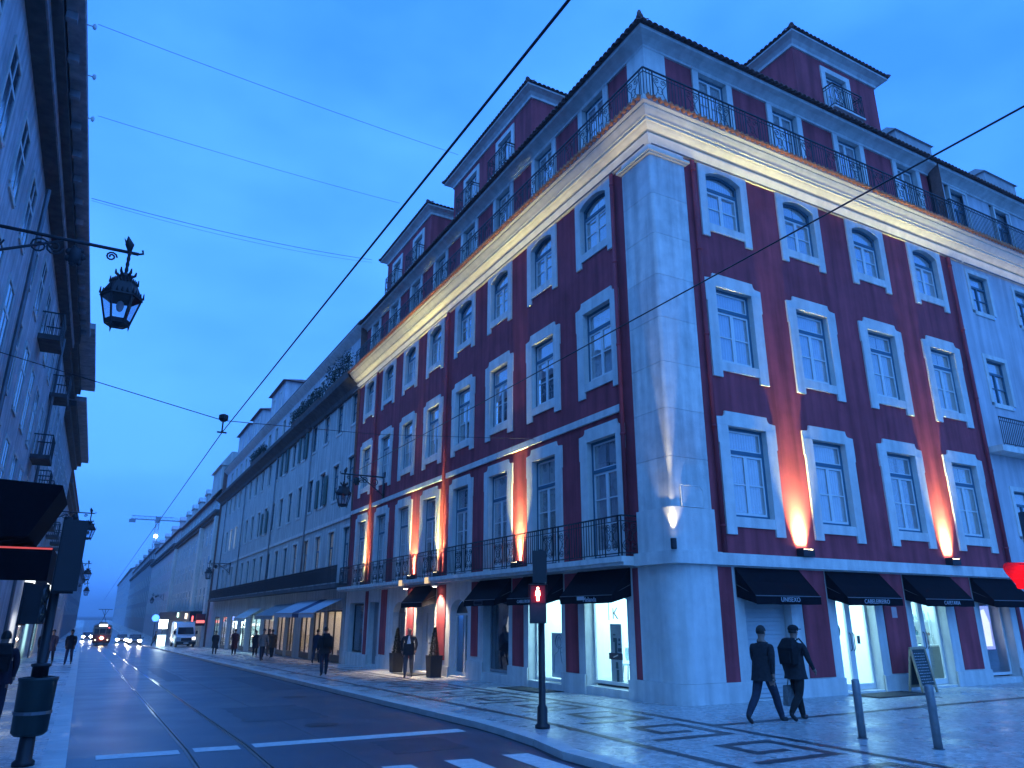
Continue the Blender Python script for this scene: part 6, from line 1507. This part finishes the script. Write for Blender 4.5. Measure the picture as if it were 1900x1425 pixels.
def tram(label,x,y,rz):
    TR=M('tram_red',(.30,.05,.035),.35,.5,.1,coat=.3); TC=M('tram_cream',(.55,.50,.38),.4,.5,.08); t=thing('tram',label,'tram',(x,y,gz(y)+RD),rz)
    b=MB(); b.prism([(-1.05,.45),(1.05,.45),(1.12,.8),(1.15,1.55),(-1.15,1.55),(-1.12,.8)],-4.2,4.2); o=ob('body',b,TR,t); bevel_obj(o,.12,3)
    u=MB(); u.prism([(-1.15,1.552),(1.15,1.552),(1.08,2.55),(-1.08,2.55)],-4.15,4.15); o=ob('upper_body',u,TC,t); bevel_obj(o,.10,2)
    r=MB(); r.prism([(-1.14,2.552),(1.14,2.552),(.95,2.80),(.5,2.92),(.45,3.15),(-.45,3.15),(-.5,2.92),(-.95,2.80)],-4.25,4.25); ob('roof',r,M('tram_roof',(.16,.17,.18),.6),t)
    for (a,c) in ((-1.0,-.42),(-.36,.36),(.42,1.0)): m=MB(); m.box(a,c,-4.19,-4.155,1.65,2.35); ob('front_window',m,GLS,t)
    for s in (-1,1):
        for k in range(7): 
            m=MB(); a,c=sorted((s*1.13,s*1.16)); m.box(a,c,-3.9+1.13*k,-3.0+1.13*k,1.65,2.38); ob('side_window',m,GLS,t)
        for yy in (-1.4,1.4): wheel(t,s*.45,yy,.33,.12)
    m=MB(); m.box(-.5,.5,-4.3,-4.2,2.62,2.92); ob('destination_sign',m,EM('tram_sign',(.9,.97,1),3),t)
    h=MB(); h.lathe([(.17,0),(.15,.05),(.05,.08)],14); h.xf(Matrix.Translation((0,-4.24,1.1))@Matrix.Rotation(rad(90),4,'X')); ob('headlight',h,EM('tram_headlight',(1,.82,.5),70),t)
    for s in (-1,1): m=MB(); m.ball((s*.75,-4.2,.85),(.07,.04,.07),8); ob('marker_light',m,EM('tram_marker',(1,.85,.6),6),t)
    bu=MB(); bu.box(-1.0,1.0,-4.45,-4.2,.35,.55); bu.box(-.9,.9,-4.5,-4.4,.12,.3); ob('bumper',bu,BLACKP,t)
    m=MB(); m.ball((.75,-4.18,2.45),(.07,.04,.07),8); ob('red_side_lamp',m,EM('tram_red_lamp',(1,.1,.1),4),t)
    pg=MB(); pg.tube([(-.3,-.6,3.15),(0,.3,4.0),(0,-.3,4.9)],.035,5); pg.tube([(.3,-.6,3.15),(0,.3,4.0)],.035,5); pg.tube([(0,.3,4.0),(-.45,-.3,4.95)],.025,5); pg.tube([(0,.3,4.0),(.45,-.3,4.95)],.025,5); pg.tube([(-.9,-.3,4.93),(.9,-.3,4.93)],.04,5); ob('pantograph',pg,IRON,t)
    lamp('tram_headlight_beam','SPOT',(0,-4.4,1.1),900,(1,.85,.55),t,(rad(87.5),0,0),spot_size=rad(60),spot_blend=.9,shadow_soft_size=.1)
tram('old red and cream tram coming along the rails',-10.15,112,rad(.4))

# ---------------------------------------------------------------- far details
cp=px(290,985,300.0); CR=thing('tower_crane','tower crane with a bright work lamp above the far roofs','crane',(cp.x,cp.y,0)); CRM=M('crane_steel',(.16,.18,.22),.6)
m=MB()
for sx in (-.6,.6):
    for sy in (-.6,.6): m.box(sx-.1,sx+.1,sy-.1,sy+.1,0,41)
for k in range(20): m.tube([(-.6,-.6,2*k),(.6,-.6,2*k+2)],.09,4)
ob('mast',m,CRM,CR)
m=MB()
for q in (-.5,.5): m.box(-10,14,q-.1,q+.1,39.2,39.5)
m.box(-10,6,-.1,.1,40.6,40.8); 
for k in range(12): m.tube([(-10+2*k,0,39.3),(-9+2*k,0,40.7),(-8+2*k,0,39.3)],.09,4)
ob('jib',m,CRM,CR); m=MB(); m.box(-10.6,-8.2,-.8,.8,38.0,39.2); ob('counterweight',m,CRM,CR); m=MB(); m.box(-.9,.9,-.9,.9,38.3,40.6); ob('cab',m,CRM,CR)
m=MB(); m.ball((0,-1.2,cp.z+.2-2.5),(.75,.5,.6),10); ob('work_lamp',m,EM('crane_lamp',(.9,1,1),25),CR)
bs_=thing('round_sign','round blue lit sign on a post beside the street','sign',(-4.7,92,gz(92))); m=MB(); m.tube([(0,0,0),(0,0,3.0)],.05,8); ob('post',m,GREYM,bs_); m=MB(); m.lathe([(.42,-.04),(.42,.04)],20); m.xf(Matrix.Translation((0,-.05,3.3))@Matrix.Rotation(rad(90),4,'X')); ob('sign_disc',m,EM('blue_sign',(.05,.18,1.0),4),bs_)
for k,(x_,y_,c,w,lab) in enumerate(((330,1141,(.6,1,.85),.9,'pale green lit shop letters over the van'),(345,1143,(1,.8,.6),1.4,'warm lit shop letters over the van'),(357,1148,(1,.12,.12),.5,'red lit sign end over the van'))):
    p=on_x(x_,y_,-1.7); s=thing('lit_sign',lab,'sign',tuple(p)); 
    for j in range(3): m=MB(); m.box(-.05,.05,-w/2+w*j/3,-w/2+w*j/3+w*.24,-.3+.1*(j%2),.3); ob('lit_letter',m,EM('letters_%d'%k,c,3),s)
p=on_x(372,1150,-.8); s=thing('lit_sign','dark red box sign on the ornate house pier','sign',tuple(p)); m=MB(); m.box(-.5,.5,-.08,.08,-.65,.65); ob('sign_box',m,M('dark_red_box',(.10,.02,.025),.5),s); m=MB(); m.box(-.45,.45,-.10,-.082,-.35,-.05); ob('sign_strip',m,EM('red_strip',(1,.2,.2),1.2),s)

p=on_x(303,1158,-4.2); s=thing('lit_sign','bright white lamp box on a post beside the parked van','sign',(p.x,p.y,gz(p.y))); m=MB(); m.tube([(0,0,0),(0,0,p.z-gz(p.y)-.5)],.06,8); ob('post',m,GREYM,s); m=MB(); m.box(-.45,.45,-.12,.12,p.z-gz(p.y)-.5,p.z-gz(p.y)+.5); ob('lamp_box',m,EM('white_lamp_box',(.75,.95,1.0),14),s); m=MB(); m.box(-.45,.45,-.1,.1,.05,1.3); ob('lit_panel',m,EM('white_lamp_panel',(.6,.9,1.0),2.5),s)
# ---------------------------------------------------------------- evening haze
hz=MB(); hz.box(-2600,2600,-450,3100,-5.5,46)
hmat=bpy.data.materials.new('evening_haze'); hmat.use_nodes=True; _t=hmat.node_tree; _t.nodes.clear(); _v=_t.nodes.new('ShaderNodeVolumePrincipled'); _v.inputs['Color'].default_value=(.85,.9,1.0,1); _v.inputs['Density'].default_value=.0009; _v.inputs['Anisotropy'].default_value=.3; _o=_t.nodes.new('ShaderNodeOutputMaterial'); _t.links.new(_v.outputs[0],_o.inputs['Volume'])
ob('haze',hz,hmat,None,kind='stuff')
SC.cycles.volume_bounces=0
